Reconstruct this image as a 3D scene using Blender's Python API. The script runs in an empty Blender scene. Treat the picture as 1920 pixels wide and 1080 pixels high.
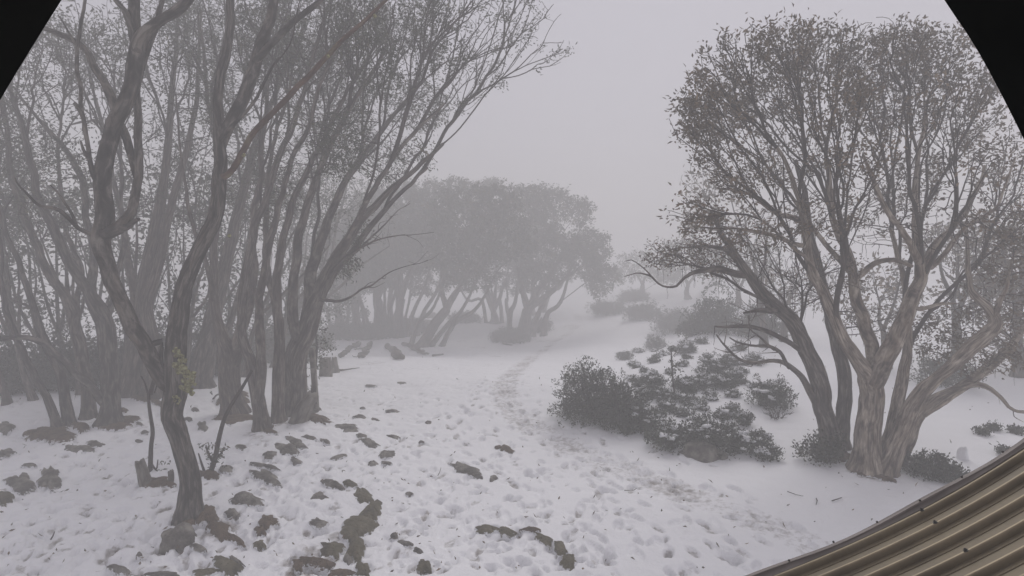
import bpy, math, random
import numpy as np
from mathutils import Vector, noise as mnoise
R = math.radians
scene = bpy.context.scene
rng = np.random.default_rng(11)
random.seed(11)

# ------------------------------------------------------------------ camera
PITCH = 5.0; CAMZ = 4.0; FPX = 1048.0
cd = bpy.data.cameras.new("camera"); cam = bpy.data.objects.new("camera", cd)
scene.collection.objects.link(cam)
cam.location = (0, 0, CAMZ); cam.rotation_euler = (R(90 - PITCH), 0, 0)
cd.sensor_width = 36; cd.lens = 36 * FPX / 1920; cd.clip_start = 0.01; cd.clip_end = 2000
scene.camera = cam
# ------------------------------------------------------------------ world, overcast sky
SUN_EL, SUN_AZ = 42.0, 20.0
world = bpy.data.worlds.new("World"); scene.world = world; world.use_nodes = True
nt = world.node_tree; nt.nodes.clear()
wo = nt.nodes.new('ShaderNodeOutputWorld'); wb = nt.nodes.new('ShaderNodeBackground')
sk = nt.nodes.new('ShaderNodeTexSky'); sk.sky_type = 'NISHITA'; sk.sun_disc = False
sk.sun_elevation = R(SUN_EL); sk.sun_rotation = R(SUN_AZ); sk.air_density = 1.0; sk.dust_density = 0.6; sk.ozone_density = 1.0
hs = nt.nodes.new('ShaderNodeHueSaturation'); hs.inputs['Saturation'].default_value = 0.10
tn = nt.nodes.new('ShaderNodeMix'); tn.data_type = 'RGBA'; tn.blend_type = 'MULTIPLY'; tn.inputs[0].default_value = 1.0
tn.inputs[7].default_value = (0.965, 0.94, 1.02, 1)
oc = nt.nodes.new('ShaderNodeMix'); oc.data_type = 'RGBA'; oc.inputs[0].default_value = 0.85; oc.inputs[7].default_value = (3.05, 3.02, 3.14, 1)   # even cloud deck over the clear-sky model
nt.links.new(sk.outputs[0], hs.inputs['Color']); nt.links.new(hs.outputs[0], oc.inputs[6]); nt.links.new(oc.outputs[2], tn.inputs[6])
nt.links.new(tn.outputs[2], wb.inputs['Color']); wb.inputs['Strength'].default_value = 0.10
nt.links.new(wb.outputs[0], wo.inputs[0])
sd = bpy.data.lights.new("sun", 'SUN'); sd.energy = 1.15; sd.angle = R(40); sd.color = (1, 0.97, 0.93)
sun = bpy.data.objects.new("sun", sd); scene.collection.objects.link(sun)
_a = R(SUN_AZ)
_sdir = Vector((math.sin(_a) * math.cos(R(SUN_EL)), math.cos(_a) * math.cos(R(SUN_EL)), math.sin(R(SUN_EL))))
sun.rotation_euler = _sdir.to_track_quat('Z', 'Y').to_euler()
vs = scene.view_settings
vs.view_transform = 'Standard'; vs.look = 'None'; vs.gamma = 1.0; vs.exposure = 0.66; vs.use_curve_mapping = False
scene.cycles.max_bounces = 6; scene.cycles.diffuse_bounces = 2; scene.cycles.glossy_bounces = 2
scene.cycles.volume_bounces = 2; scene.cycles.transparent_max_bounces = 8

# ------------------------------------------------------------------ numeric helpers
sp, cp = math.sin(R(PITCH)), math.cos(R(PITCH))
CAM = np.array([0, 0, CAMZ]); FW = np.array([0, cp, -sp]); UP = np.array([0, sp, cp]); RT = np.array([1.0, 0, 0])
def ray(px, py): return FW + RT * ((px - 960) / FPX) + UP * (-(py - 540) / FPX)
def pt(px, py, d): return CAM + ray(px, py) * d
_lat = {}
def vnoise(x, y, seed=0):
    if seed not in _lat: _lat[seed] = np.random.default_rng(1000 + seed).random((256, 256))
    L = _lat[seed]; x = np.asarray(x, float); y = np.asarray(y, float)
    xi = np.floor(x).astype(int); yi = np.floor(y).astype(int); fx = x - xi; fy = y - yi
    fx = fx * fx * (3 - 2 * fx); fy = fy * fy * (3 - 2 * fy)
    a = L[xi & 255, yi & 255]; b = L[(xi + 1) & 255, yi & 255]; c = L[xi & 255, (yi + 1) & 255]; d = L[(xi + 1) & 255, (yi + 1) & 255]
    return (a * (1 - fx) + b * fx) * (1 - fy) + (c * (1 - fx) + d * fx) * fy - 0.5
def H(x, y):
    x = np.asarray(x, float); y = np.asarray(y, float)
    h = 0.30 * vnoise(x / 5.0, y / 5.0, 1) + 0.10 * vnoise(x / 1.9, y / 1.9, 2)
    h = h + 0.004 * np.clip(x - 2, 0, 30) * np.clip(y - 12, 0, 30)
    t = np.clip((y - 12) / 26.0, 0, 1); b = np.clip((x - (1.3 + (y - 14) * 0.42)) / 3.0, 0, 1); b = b * b * (3 - 2 * b); h = h - 3.0 * t * t * (3 - 2 * t) * (1 - 0.8 * b)
    h = h + 0.0016 * np.clip(y - 40, 0, 45) ** 2
    return h
def ground(px, py):
    r = ray(px, py); h = 0.0; p = CAM; t = 2.0
    while t < 80:
        q = CAM + r * t
        if q[2] < float(H(q[0], q[1])): break
        t += 0.35
    lo, hi = t - 0.35, t
    for _ in range(14):
        t = (lo + hi) / 2; q = CAM + r * t
        if q[2] < float(H(q[0], q[1])): hi = t
        else: lo = t
    q = CAM + r * t; return np.array([q[0], q[1], float(H(q[0], q[1]))]), t
def unit(v): return v / (np.linalg.norm(v) + 1e-9)

# ------------------------------------------------------------------ object helpers
C = scene.collection
def tag(o, label=None, cat=None, group=None, kind=None):
    if label: o['label'] = label
    if cat: o['category'] = cat
    if group: o['group'] = group
    if kind: o['kind'] = kind
    return o
def empty(name, loc, label, cat, group=None):
    o = bpy.data.objects.new(name, None); C.objects.link(o); o.location = loc; o.empty_display_size = 0.2
    return tag(o, label, cat, group)
def mesh(name, V, F, mat, parent=None, smooth=True, attrs=None, origin=None):
    if parent is not None and parent.parent is not None: origin = np.array(parent.parent.location)
    """V (n,3) world coordinates, F list of arrays (k quads/tris)"""
    V = np.asarray(V, float)
    if origin is None and parent is not None: origin = np.array(parent.location)
    if origin is None: origin = np.array([V[:, 0].mean(), V[:, 1].mean(), V[:, 2].min()])
    me = bpy.data.meshes.new(name); V2 = (V - origin).astype(np.float32)
    if isinstance(F, np.ndarray): F = [F]
    F = [np.asarray(f, np.int32) for f in F if len(f)]
    nl = sum(f.size for f in F); nf = sum(len(f) for f in F)
    me.vertices.add(len(V2)); me.vertices.foreach_set('co', V2.ravel())
    me.loops.add(nl); me.polygons.add(nf)
    me.loops.foreach_set('vertex_index', np.concatenate([f.ravel() for f in F]))
    tot = np.concatenate([np.full(len(f), f.shape[1]) for f in F]); st = np.concatenate([[0], np.cumsum(tot)[:-1]])
    me.polygons.foreach_set('loop_start', st.astype(np.int32)); me.polygons.foreach_set('loop_total', tot.astype(np.int32))
    me.polygons.foreach_set('use_smooth', np.full(nf, smooth))
    for k, a in (attrs or {}).items():
        a = np.asarray(a, np.float32)
        if a.ndim == 1:
            at = me.attributes.new(k, 'FLOAT', 'POINT'); at.data.foreach_set('value', a)
        else:
            at = me.attributes.new(k, 'FLOAT_VECTOR', 'POINT'); at.data.foreach_set('vector', a.ravel())
    me.update(calc_edges=True)
    me.materials.append(mat)
    o = bpy.data.objects.new(name, me); C.objects.link(o)
    if parent is not None: o.parent = parent
    else: o.location = origin
    return o
class MB:
    def __init__(s): s.V = []; s.F4 = []; s.F3 = []; s.A = []; s.n = 0
    def add(s, V, F4=None, F3=None, A=None):
        V = np.asarray(V, float); s.V.append(V)
        if F4 is not None and len(F4): s.F4.append(np.asarray(F4) + s.n)
        if F3 is not None and len(F3): s.F3.append(np.asarray(F3) + s.n)
        s.A.append(A if A is not None else np.zeros((len(V), 3))); s.n += len(V)
    def build(s, name, mat, parent=None, smooth=True, origin=None):
        F = []
        if s.F4: F.append(np.concatenate(s.F4))
        if s.F3: F.append(np.concatenate(s.F3))
        return mesh(name, np.concatenate(s.V), F, mat, parent, smooth, {'bk': np.concatenate(s.A)}, origin)
def tube(mb, P, rad, n=6, rough=0.0, cap=True, seed=0.0):
    P = np.asarray(P, float); m = len(P); rad = np.asarray(rad, float)
    T = np.gradient(P, axis=0); T /= (np.linalg.norm(T, axis=1)[:, None] + 1e-9)
    mt = unit(T.mean(0)); ref = np.eye(3)[np.argmin(np.abs(mt))]
    N = np.zeros_like(P); v = unit(np.cross(T[0], ref))
    if n >= 8:
        for i in range(m):
            v = unit(v - T[i] * v.dot(T[i])); N[i] = v
    else:
        N = np.cross(T, ref); N /= (np.linalg.norm(N, axis=1)[:, None] + 1e-9)
    B = np.cross(T, N)
    th = np.arange(n) * 2 * math.pi / n
    L = np.concatenate([[0], np.cumsum(np.linalg.norm(np.diff(P, axis=0), axis=1))])
    rr = rad[:, None] * np.ones(n)
    if rough:
        rr = rr * (1 + rough * (vnoise(np.cos(th)[None] * 1.7 + 7 + seed, L[:, None] * 1.1 + np.sin(th)[None] * 1.7 + seed * 3, 5) * 1.6
                       + vnoise(np.cos(th)[None] * 3.3 + seed, L[:, None] * 5 + np.sin(th)[None] * 3.3 + seed, 6)))
    V = P[:, None] + rr[:, :, None] * (np.cos(th)[None, :, None] * N[:, None] + np.sin(th)[None, :, None] * B[:, None])
    A = np.stack([np.cos(th)[None] * rad.max() + 0 * rr + seed, np.sin(th)[None] * rad.max() + 0 * rr, L[:, None] + 0 * rr], -1)
    i = np.arange(m - 1)[:, None] * n; j = np.arange(n)[None]; j2 = (j + 1) % n
    F = np.stack([i + j, i + j2, i + n + j2, i + n + j], -1).reshape(-1, 4)
    V = V.reshape(-1, 3); A = A.reshape(-1, 3); F3 = None
    if cap:
        V = np.vstack([V, P[-1] + T[-1] * rad[-1] * 0.5]); A = np.vstack([A, [0, 0, L[-1]]])
        k = (m - 1) * n; F3 = np.stack([k + np.arange(n), k + (np.arange(n) + 1) % n, np.full(n, m * n)], -1)
    mb.add(V, F, F3, A)
def catmull(P, step):
    P = np.asarray(P, float)
    if len(P) < 3:
        k = max(2, int(np.linalg.norm(P[-1, :3] - P[0, :3]) / step) + 1)
        return P[0] + (P[-1] - P[0]) * np.linspace(0, 1, k)[:, None]
    Q = np.vstack([2 * P[0] - P[1], P, 2 * P[-1] - P[-2]]); out = []
    for i in range(1, len(Q) - 2):
        k = max(1, int(round(np.linalg.norm(Q[i + 1, :3] - Q[i, :3]) / step)))
        for t in np.arange(k) / k:
            out.append(0.5 * ((2 * Q[i]) + (-Q[i - 1] + Q[i + 1]) * t + (2 * Q[i - 1] - 5 * Q[i] + 4 * Q[i + 1] - Q[i + 2]) * t * t
                              + (-Q[i - 1] + 3 * Q[i] - 3 * Q[i + 1] + Q[i + 2]) * t ** 3))
    out.append(P[-1]); return np.array(out)

# ------------------------------------------------------------------ materials
def newmat(name, rough=0.8, spec=0.3):
    m = bpy.data.materials.new(name); m.use_nodes = True; n = m.node_tree.nodes
    b = n['Principled BSDF']; b.inputs['Roughness'].default_value = rough; b.inputs['Specular IOR Level'].default_value = spec
    return m, m.node_tree, b
def nd(t, kind, **kw):
    n = t.nodes.new(kind)
    for k, v in kw.items():
        if k in n.inputs: n.inputs[k].default_value = v
        else: setattr(n, k, v)
    return n
def ramp(t, fac, stops):
    r = t.nodes.new('ShaderNodeValToRGB'); e = r.color_ramp.elements
    while len(e) < len(stops): e.new(0.5)
    for k, (p, c) in enumerate(stops): e[k].position = p; e[k].color = (*c, 1)
    t.links.new(fac, r.inputs[0]); return r.outputs[0]
def bump(t, b, h, dist, strength=1.0):
    n = nd(t, 'ShaderNodeBump', Distance=dist, Strength=strength); t.links.new(h, n.inputs['Height']); t.links.new(n.outputs[0], b.inputs['Normal'])
def bark(name, stops, lichen=0.0):
    m, t, b = newmat(name, 0.85, 0.25)
    a = nd(t, 'ShaderNodeAttribute', attribute_name='bk')
    mp = nd(t, 'ShaderNodeMapping'); mp.inputs['Scale'].default_value = (6.5, 6.5, 1.9); t.links.new(a.outputs['Vector'], mp.inputs[0])
    n1 = nd(t, 'ShaderNodeTexNoise', Scale=1.6, Detail=6.0, Roughness=0.62, Distortion=1.2); t.links.new(mp.outputs[0], n1.inputs['Vector'])
    mp3 = nd(t, 'ShaderNodeMapping'); mp3.inputs['Scale'].default_value = (3.2, 3.2, 2.2); t.links.new(a.outputs['Vector'], mp3.inputs[0])
    n3 = nd(t, 'ShaderNodeTexNoise', Scale=1.3, Detail=5.0, Roughness=0.6, Distortion=0.8); t.links.new(mp3.outputs[0], n3.inputs['Vector'])
    av = nd(t, 'ShaderNodeMath', operation='MULTIPLY_ADD'); t.links.new(n3.outputs[0], av.inputs[0]); av.inputs[1].default_value = 0.75
    hv = nd(t, 'ShaderNodeMath', operation='MULTIPLY_ADD'); t.links.new(n1.outputs[0], hv.inputs[0]); hv.inputs[1].default_value = 0.65; hv.inputs[2].default_value = -0.20; t.links.new(hv.outputs[0], av.inputs[2])
    col = ramp(t, av.outputs[0], stops)
    mp2 = nd(t, 'ShaderNodeMapping'); mp2.inputs['Scale'].default_value = (5, 5, 1.6); t.links.new(a.outputs['Vector'], mp2.inputs[0])
    n2 = nd(t, 'ShaderNodeTexNoise', Scale=2.0, Detail=4.0); t.links.new(mp2.outputs[0], n2.inputs['Vector'])
    f = nd(t, 'ShaderNodeMapRange'); f.inputs[1].default_value = 0.4; f.inputs[2].default_value = 0.65; t.links.new(n2.outputs[0], f.inputs[0])
    mx = nd(t, 'ShaderNodeMix', data_type='RGBA', blend_type='MULTIPLY'); mx.inputs[7].default_value = (0.6, 0.55, 0.5, 1)
    t.links.new(f.outputs[0], mx.inputs[0]); t.links.new(col, mx.inputs[6]); t.links.new(mx.outputs[2], b.inputs['Base Color'])
    bump(t, b, n1.outputs[0], 0.02, 0.6)
    return m
M = {}
M['bark_dark'] = bark('dark_gum_bark', [(0.34, (0.012, 0.011, 0.010)), (0.48, (0.048, 0.043, 0.039)), (0.64, (0.19, 0.17, 0.15))])
M['bark_pale'] = bark('pale_gum_bark', [(0.32, (0.03, 0.024, 0.02)), (0.42, (0.11, 0.09, 0.075)), (0.52, (0.27, 0.225, 0.185)), (0.66, (0.50, 0.45, 0.38))])
M['bark_dull'] = bark('dull_pale_gum_bark', [(0.3, (0.025, 0.02, 0.018)), (0.46, (0.075, 0.063, 0.055)), (0.56, (0.15, 0.125, 0.108)), (0.70, (0.27, 0.235, 0.205))])
M['bark_grey'] = bark('grey_gum_bark', [(0.34, (0.024, 0.021, 0.019)), (0.5, (0.095, 0.082, 0.073)), (0.66, (0.26, 0.23, 0.20))])
M['bark_base'] = bark('mottled_gum_bark', [(0.3, (0.03, 0.028, 0.026)), (0.48, (0.10, 0.095, 0.085)), (0.66, (0.27, 0.26, 0.23))])
M['twig'] = bark('twig_bark', [(0.3, (0.018, 0.015, 0.014)), (0.7, (0.075, 0.06, 0.052))])
M['rust_twig'] = bark('rust_branch_bark', [(0.3, (0.03, 0.018, 0.013)), (0.55, (0.10, 0.055, 0.038)), (0.7, (0.17, 0.15, 0.08))])
M['wood'] = bark('weathered_wood', [(0.3, (0.06, 0.055, 0.05)), (0.65, (0.30, 0.28, 0.25))])
def leafmat(name, c0, c1, c2):
    m, t, b = newmat(name, 0.55, 0.4)
    a = nd(t, 'ShaderNodeAttribute', attribute_name='bk')
    sx = nd(t, 'ShaderNodeSeparateXYZ'); t.links.new(a.outputs['Vector'], sx.inputs[0])
    col = ramp(t, sx.outputs[0], [(0.0, c0), (0.55, c1), (1.0, c2)]); t.links.new(col, b.inputs['Base Color'])
    return m
M['leaf'] = leafmat('gum_leaves', (0.026, 0.036, 0.020), (0.06, 0.070, 0.038), (0.14, 0.12, 0.065))
M['leaf_brown'] = leafmat('olive_brown_gum_leaves', (0.055, 0.042, 0.025), (0.13, 0.095, 0.056), (0.24, 0.165, 0.095))
M['shrub'] = leafmat('shrub_leaves', (0.024, 0.032, 0.022), (0.052, 0.062, 0.040), (0.105, 0.105, 0.068))
def moss():
    m, t, b = newmat('lichen', 0.95, 0.1)
    tc = nd(t, 'ShaderNodeTexCoord'); n = nd(t, 'ShaderNodeTexNoise', Scale=28.0, Detail=6.0); t.links.new(tc.outputs['Object'], n.inputs['Vector'])
    t.links.new(ramp(t, n.outputs[0], [(0.3, (0.07, 0.06, 0.03)), (0.5, (0.21, 0.2, 0.09)), (0.7, (0.40, 0.40, 0.22))]), b.inputs['Base Color'])
    bump(t, b, n.outputs[0], 0.04); return m
M['moss'] = moss()
def rockmat(name, stops, sc=5.0):
    m, t, b = newmat(name, 0.8, 0.3)
    g = nd(t, 'ShaderNodeNewGeometry')
    n = nd(t, 'ShaderNodeTexNoise', Scale=sc, Detail=9.0, Roughness=0.65); t.links.new(g.outputs['Position'], n.inputs['Vector'])
    v = nd(t, 'ShaderNodeTexNoise', Scale=sc * 6, Detail=5.0); t.links.new(g.outputs['Position'], v.inputs['Vector'])
    a = nd(t, 'ShaderNodeAttribute', attribute_name='bk'); sx = nd(t, 'ShaderNodeSeparateXYZ'); t.links.new(a.outputs['Vector'], sx.inputs[0])
    e = nd(t, 'ShaderNodeTexNoise', Scale=11.0, Detail=6.0, Roughness=0.7); t.links.new(g.outputs['Position'], e.inputs['Vector'])
    sm = nd(t, 'ShaderNodeMath', operation='MULTIPLY_ADD'); t.links.new(e.outputs[0], sm.inputs[0]); sm.inputs[1].default_value = 1.5; t.links.new(sx.outputs[0], sm.inputs[2])
    mr = nd(t, 'ShaderNodeMapRange'); mr.inputs[1].default_value = 1.52; mr.inputs[2].default_value = 1.62; t.links.new(sm.outputs[0], mr.inputs[0])
    mx = nd(t, 'ShaderNodeMix', data_type='RGBA'); mx.inputs[7].default_value = (0.78, 0.78, 0.81, 1); t.links.new(mr.outputs[0], mx.inputs[0])
    t.links.new(ramp(t, n.outputs[0], stops), mx.inputs[6]); t.links.new(mx.outputs[2], b.inputs['Base Color'])
    ad = nd(t, 'ShaderNodeMath', operation='ADD'); t.links.new(n.outputs[0], ad.inputs[0]); t.links.new(v.outputs[0], ad.inputs[1])
    bump(t, b, ad.outputs[0], 0.03); return m
M['rock'] = rockmat('wet_granite', [(0.3, (0.035, 0.032, 0.028)), (0.48, (0.12, 0.11, 0.096)), (0.66, (0.28, 0.26, 0.23))])
M['mossrock'] = rockmat('mossy_granite', [(0.3, (0.04, 0.036, 0.024)), (0.5, (0.10, 0.088, 0.052)), (0.7, (0.17, 0.15, 0.10))])
M['soil'] = rockmat('brown_soil', [(0.3, (0.035, 0.024, 0.015)), (0.5, (0.10, 0.068, 0.042)), (0.7, (0.17, 0.125, 0.08))], 9.0)
def snowmat():
    m, t, b = newmat('snow', 0.75, 0.25)
    g = nd(t, 'ShaderNodeNewGeometry'); a = nd(t, 'ShaderNodeAttribute', attribute_name='dirt')
    n = nd(t, 'ShaderNodeTexNoise', Scale=9.0, Detail=7.0, Roughness=0.7); t.links.new(g.outputs['Position'], n.inputs['Vector'])
    n2 = nd(t, 'ShaderNodeTexNoise', Scale=26.0, Detail=5.0, Roughness=0.6); t.links.new(g.outputs['Position'], n2.inputs['Vector'])
    add = nd(t, 'ShaderNodeMath', operation='MULTIPLY_ADD'); t.links.new(n.outputs[0], add.inputs[0]); add.inputs[1].default_value = 1.3
    t.links.new(a.outputs['Fac'], add.inputs[2])
    mr = nd(t, 'ShaderNodeMapRange'); mr.inputs[1].default_value = 0.95; mr.inputs[2].default_value = 1.45; t.links.new(add.outputs[0], mr.inputs[0])
    mx = nd(t, 'ShaderNodeMix', data_type='RGBA'); mx.inputs[6].default_value = (0.86, 0.86, 0.885, 1); mx.inputs[7].default_value = (0.17, 0.14, 0.115, 1)
    t.links.new(mr.outputs[0], mx.inputs[0]); t.links.new(mx.outputs[2], b.inputs['Base Color'])
    ad = nd(t, 'ShaderNodeMath', operation='ADD'); t.links.new(n.outputs[0], ad.inputs[0]); t.links.new(n2.outputs[0], ad.inputs[1])
    bump(t, b, ad.outputs[0], 0.022, 0.55)
    return m
M['snow'] = snowmat()

# ------------------------------------------------------------------ haze
def build_haze():
    x0, x1, y0, y1, z0, z1 = -140, 140, -40, 200, -7.0, 60.0
    z1 = 14.5
    V = [(x, y, z) for z in (z0, z1) for y in (y0, y1) for x in (x0, x1)]
    F = [(0, 2, 3, 1), (4, 5, 7, 6), (0, 1, 5, 4), (2, 6, 7, 3), (0, 4, 6, 2), (1, 3, 7, 5)]
    m = bpy.data.materials.new('fog'); m.use_nodes = True; t = m.node_tree; t.nodes.clear()
    o = t.nodes.new('ShaderNodeOutputMaterial'); v = t.nodes.new('ShaderNodeVolumePrincipled')
    v.inputs['Color'].default_value = (0.97, 0.965, 0.96, 1); v.inputs['Density'].default_value = 0.025; v.inputs['Anisotropy'].default_value = 0.0
    t.links.new(v.outputs[0], o.inputs['Volume'])
    h = mesh('haze', V, np.array(F), m, smooth=False); tag(h, 'pale cold fog filling the whole clearing', None, None, 'stuff')
build_haze()

# ------------------------------------------------------------------ snow ground and trodden path
PATH_PX = [(1640, 1079), (1450, 985), (1330, 940), (1200, 890), (1100, 850), (1010, 805), (958, 765), (950, 725), (972, 690), (1020, 655), (1065, 625), (1085, 600), (1050, 572)]
PATH = catmull([ground(*p)[0] for p in PATH_PX], 0.25)
def build_ground():
    O = np.array([0.0, -3.0])
    rs = [0.6]
    while rs[-1] < 420:
        r = rs[-1]
        k = 1.08 if r < 6.5 else (1.0034 if r < 30 else (1.006 if r < 75 else 1.04)); rs.append(r * k)
    rs = np.array(rs)
    th = np.concatenate([np.linspace(-180, -46, 40)[:-1], np.linspace(-45, 45, 900), np.linspace(46, 180, 40)[1:]]) * math.pi / 180
    RR, TH = np.meshgrid(rs, th, indexing='ij')
    X = O[0] + RR * np.sin(TH); Y = O[1] + RR * np.cos(TH)
    Z = H(X, Y)
    fade = np.clip(1.6 - RR / 60, 0, 1) * (np.abs(TH) < 1.0)
    det = 0.05 * vnoise(X / 0.75, Y / 0.75, 3) + 0.020 * vnoise(X / 0.30, Y / 0.20, 4) + 0.014 * vnoise(X / 0.10, Y / 0.08, 7) + 0.007 * vnoise(X / 0.05, Y / 0.05, 8)
    calm = np.clip(0.35 + 1.6 * (vnoise(X / 3.1 + 9, Y / 3.1, 9) + 0.2), 0.3, 1.0); calm = np.maximum(calm, 0.8 * np.clip(-X / 1.5, 0, 1))
    right = np.clip((X - 2.2 + (Y - 6) * -0.05) / 2.0, 0, 1) * 0.45     # smoother drift on the right
    det = det * calm * (1 - right) * (1 + 0.5 * np.clip(-X / 2.0, 0, 1))
    # melt ripples
    det = det - 0.03 * np.clip(vnoise(X / 0.4 + 3, Y / 0.22, 10) - 0.12, 0, 1) * 2 * (1 - right)
    # path corridor distance
    PD = np.full(X.shape, 9.0); sel = (RR < 90) & (np.abs(TH) < 0.8)
    xs, ys = X[sel], Y[sel]; d = np.full(xs.shape, 1e9)
    for q in PATH: d = np.minimum(d, (xs - q[0]) ** 2 + (ys - q[1]) ** 2)
    PD[sel] = np.sqrt(d)
    pw = 0.42 + 0.25 * vnoise(X / 0.9, Y / 0.9, 11)
    inp = np.clip(1.25 - PD / pw, 0, 1)
    det -= 0.035 * inp
    dirt = 0.50 * np.clip(1.5 - PD / 0.45, 0, 1) * (0.8 + 0.6 * vnoise(X / 0.6, Y / 0.6, 12))
    # footprints
    prints = []
    def pr(x, y, a, s=1.0, dp=0.05, dk=0.0): prints.append((x, y, a, s, dp, dk))
    r2 = np.random.default_rng(5)
    for k in range(430):
        i = int(r2.integers(0, len(PATH) - 2)); q = PATH[i]; tdir = PATH[i + 1] - q
        if q[1] > 22 and r2.random() < 0.6: continue
        off = r2.normal(0, 0.30); n = np.array([-tdir[1], tdir[0]]) / (np.linalg.norm(tdir[:2]) + 1e-6)
        c = q[:2] + n * off + r2.normal(0, 0.12, 2)
        pr(c[0], c[1], math.atan2(tdir[1], tdir[0]) + r2.normal(0, 0.35), r2.uniform(0.8, 1.15), r2.uniform(0.02, 0.045), r2.uniform(0, 0.7))
    # single-file walking lines through the clearing
    lines = [((1200, 1079), (1120, 900), (1060, 820), (1000, 760)), ((1010, 1079), (980, 940), (940, 860), (930, 770)), ((900, 1079), (860, 900), (880, 780), (930, 700)),
             ((1330, 1079), (1200, 960), (1100, 880), (1020, 820)), ((1120, 1079), (1150, 960), (1170, 870), (1080, 800)), ((760, 1079), (820, 920), (860, 820), (900, 720)),
             ((1260, 1079), (1180, 990), (1150, 930), (1080, 860)), ((1420, 1079), (1300, 980), (1250, 920), (1150, 860)), ((700, 760), (800, 740), (900, 720), (960, 700)),
             ((700, 900), (780, 850), (860, 790), (920, 740)), ((1060, 1079), (1090, 960), (1120, 900), (1150, 860)), ((620, 900), (690, 840), (760, 800), (850, 760)),
             ((60, 1040), (150, 960), (200, 900), (240, 800)), ((460, 1040), (540, 930), (600, 870), (700, 800)), ((660, 690), (760, 690), (860, 690), (950, 680)),
             ((950, 640), (870, 625), (800, 620), (760, 625)), ((950, 660), (880, 655), (830, 660), (800, 664))]
    for L in lines:
        P = catmull([ground(*p)[0] for p in L], 0.34)
        for rep in range(1):
            sh = r2.normal(0, 0.15, 2)
            for i in range(len(P) - 1):
                if r2.random() < 0.18: continue
                td = P[i + 1] - P[i]; n = np.array([-td[1], td[0]]) / (np.linalg.norm(td[:2]) + 1e-6)
                c = P[i, :2] + n * (0.11 if i % 2 else -0.11) + r2.normal(0, 0.06, 2) + sh
                pr(c[0], c[1], math.atan2(td[1], td[0]) + r2.normal(0, 0.25), r2.uniform(0.85, 1.1), r2.uniform(0.025, 0.055), r2.choice([0, 0.2, 0.5, 0.9]))
    for k in range(170):
        g, _ = ground(r2.uniform(780, 1420), r2.uniform(800, 1079)); pr(g[0], g[1], r2.uniform(0, 6.3), r2.uniform(0.5, 1.1), r2.uniform(0.02, 0.07), r2.choice([0, 0, 0.4, 0.9]))
    for k in range(420):
        g, _ = ground(r2.uniform(0, 620), r2.uniform(820, 1079)); pr(g[0], g[1], r2.uniform(0, 6.3), r2.uniform(0.4, 1.1), r2.uniform(0.02, 0.055), r2.choice([0, 0, 0.4, 0.9]))
    for k in range(1100):
        g, _ = ground(r2.uniform(0, 1100), r2.uniform(680, 1079)); pr(g[0], g[1], r2.uniform(0, 6.3), r2.uniform(0.25, 0.9), r2.uniform(0.015, 0.05), r2.choice([0, 0, 0.4, 0.8]))
    lr = np.log(rs)
    for (x, y, a, s, dp, dk) in prints:
        rr = math.hypot(x - O[0], y - O[1]); t = math.atan2(x - O[0], y - O[1])
        i0, i1 = np.searchsorted(rs, [rr - 0.28, rr + 0.28]); j0, j1 = np.searchsorted(th, [t - 0.28 / rr, t + 0.28 / rr])
        dx = X[i0:i1, j0:j1] - x; dy = Y[i0:i1, j0:j1] - y
        u = (dx * math.cos(a) + dy * math.sin(a)) / (0.115 * s); v = (-dx * math.sin(a) + dy * math.cos(a)) / (0.052 * s)
        q = np.sqrt(u * u + v * v)
        core = np.clip((1.55 - q) / 0.75, 0, 1.0); rim = np.exp(-((q - 1.35) / 0.28) ** 2)
        det[i0:i1, j0:j1] += -dp * core * core * (3 - 2 * core) + 0.04 * dp * rim
        dirt[i0:i1, j0:j1] = np.maximum(dirt[i0:i1, j0:j1], dk * 0.62 * core)
    # muddy melted patches
    for (px, py, rad, am) in [(585, 1045, 0.42, 0.75), (560, 1070, 0.3, 0.7), (410, 990, 0.3, 0.8), (630, 1000, 0.25, 0.5), (955, 845, 0.3, 0.55), 
                              (1060, 600, 1.6, 0.45), (870, 640, 1.3, 0.42), (700, 845, 0.25, 0.4), (160, 870, 0.4, 0.3), (270, 800, 0.5, 0.4), (700, 680, 0.9, 0.4), (1630, 888, 0.42, 0.75), (1568, 858, 0.4, 0.7), (548, 790, 0.5, 0.6), (490, 812, 0.4, 0.6), (930, 668, 0.8, 0.5), (900, 652, 0.9, 0.5), (865, 640, 1.0, 0.5), (1020, 640, 0.9, 0.5), (1075, 610, 1.5, 0.55)]:
        g, _ = ground(px, py); dd = np.hypot(X - g[0], Y - g[1]) / rad
        dirt = np.maximum(dirt, am * np.clip(1.4 - dd, 0, 1) * (0.75 + 0.9 * vnoise(X / 0.13, Y / 0.13, 13)))
    Z = Z + det * fade
    dirt = dirt * fade
    nr, nc = X.shape
    # normals of the whole sheet
    Pm = np.stack([X, Y, Z], -1); du = np.gradient(Pm, axis=0); dv = np.gradient(Pm, axis=1)
    Nn = np.cross(dv, du); Nn /= np.linalg.norm(Nn, axis=2)[..., None] + 1e-12; Nn[Nn[..., 2] < 0] *= -1
    idx = np.arange(nr * nc).reshape(nr, nc)
    Fq = np.stack([idx[:-1, :-1], idx[:-1, 1:], idx[1:, 1:], idx[1:, :-1]], -1).reshape(-1, 4)
    fpd = PD[:-1, :-1].ravel(); fpw = (0.55 + 0.5 * vnoise(X / 0.5, Y / 0.5, 14))[:-1, :-1].ravel()
    onp = fpd < fpw
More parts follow.
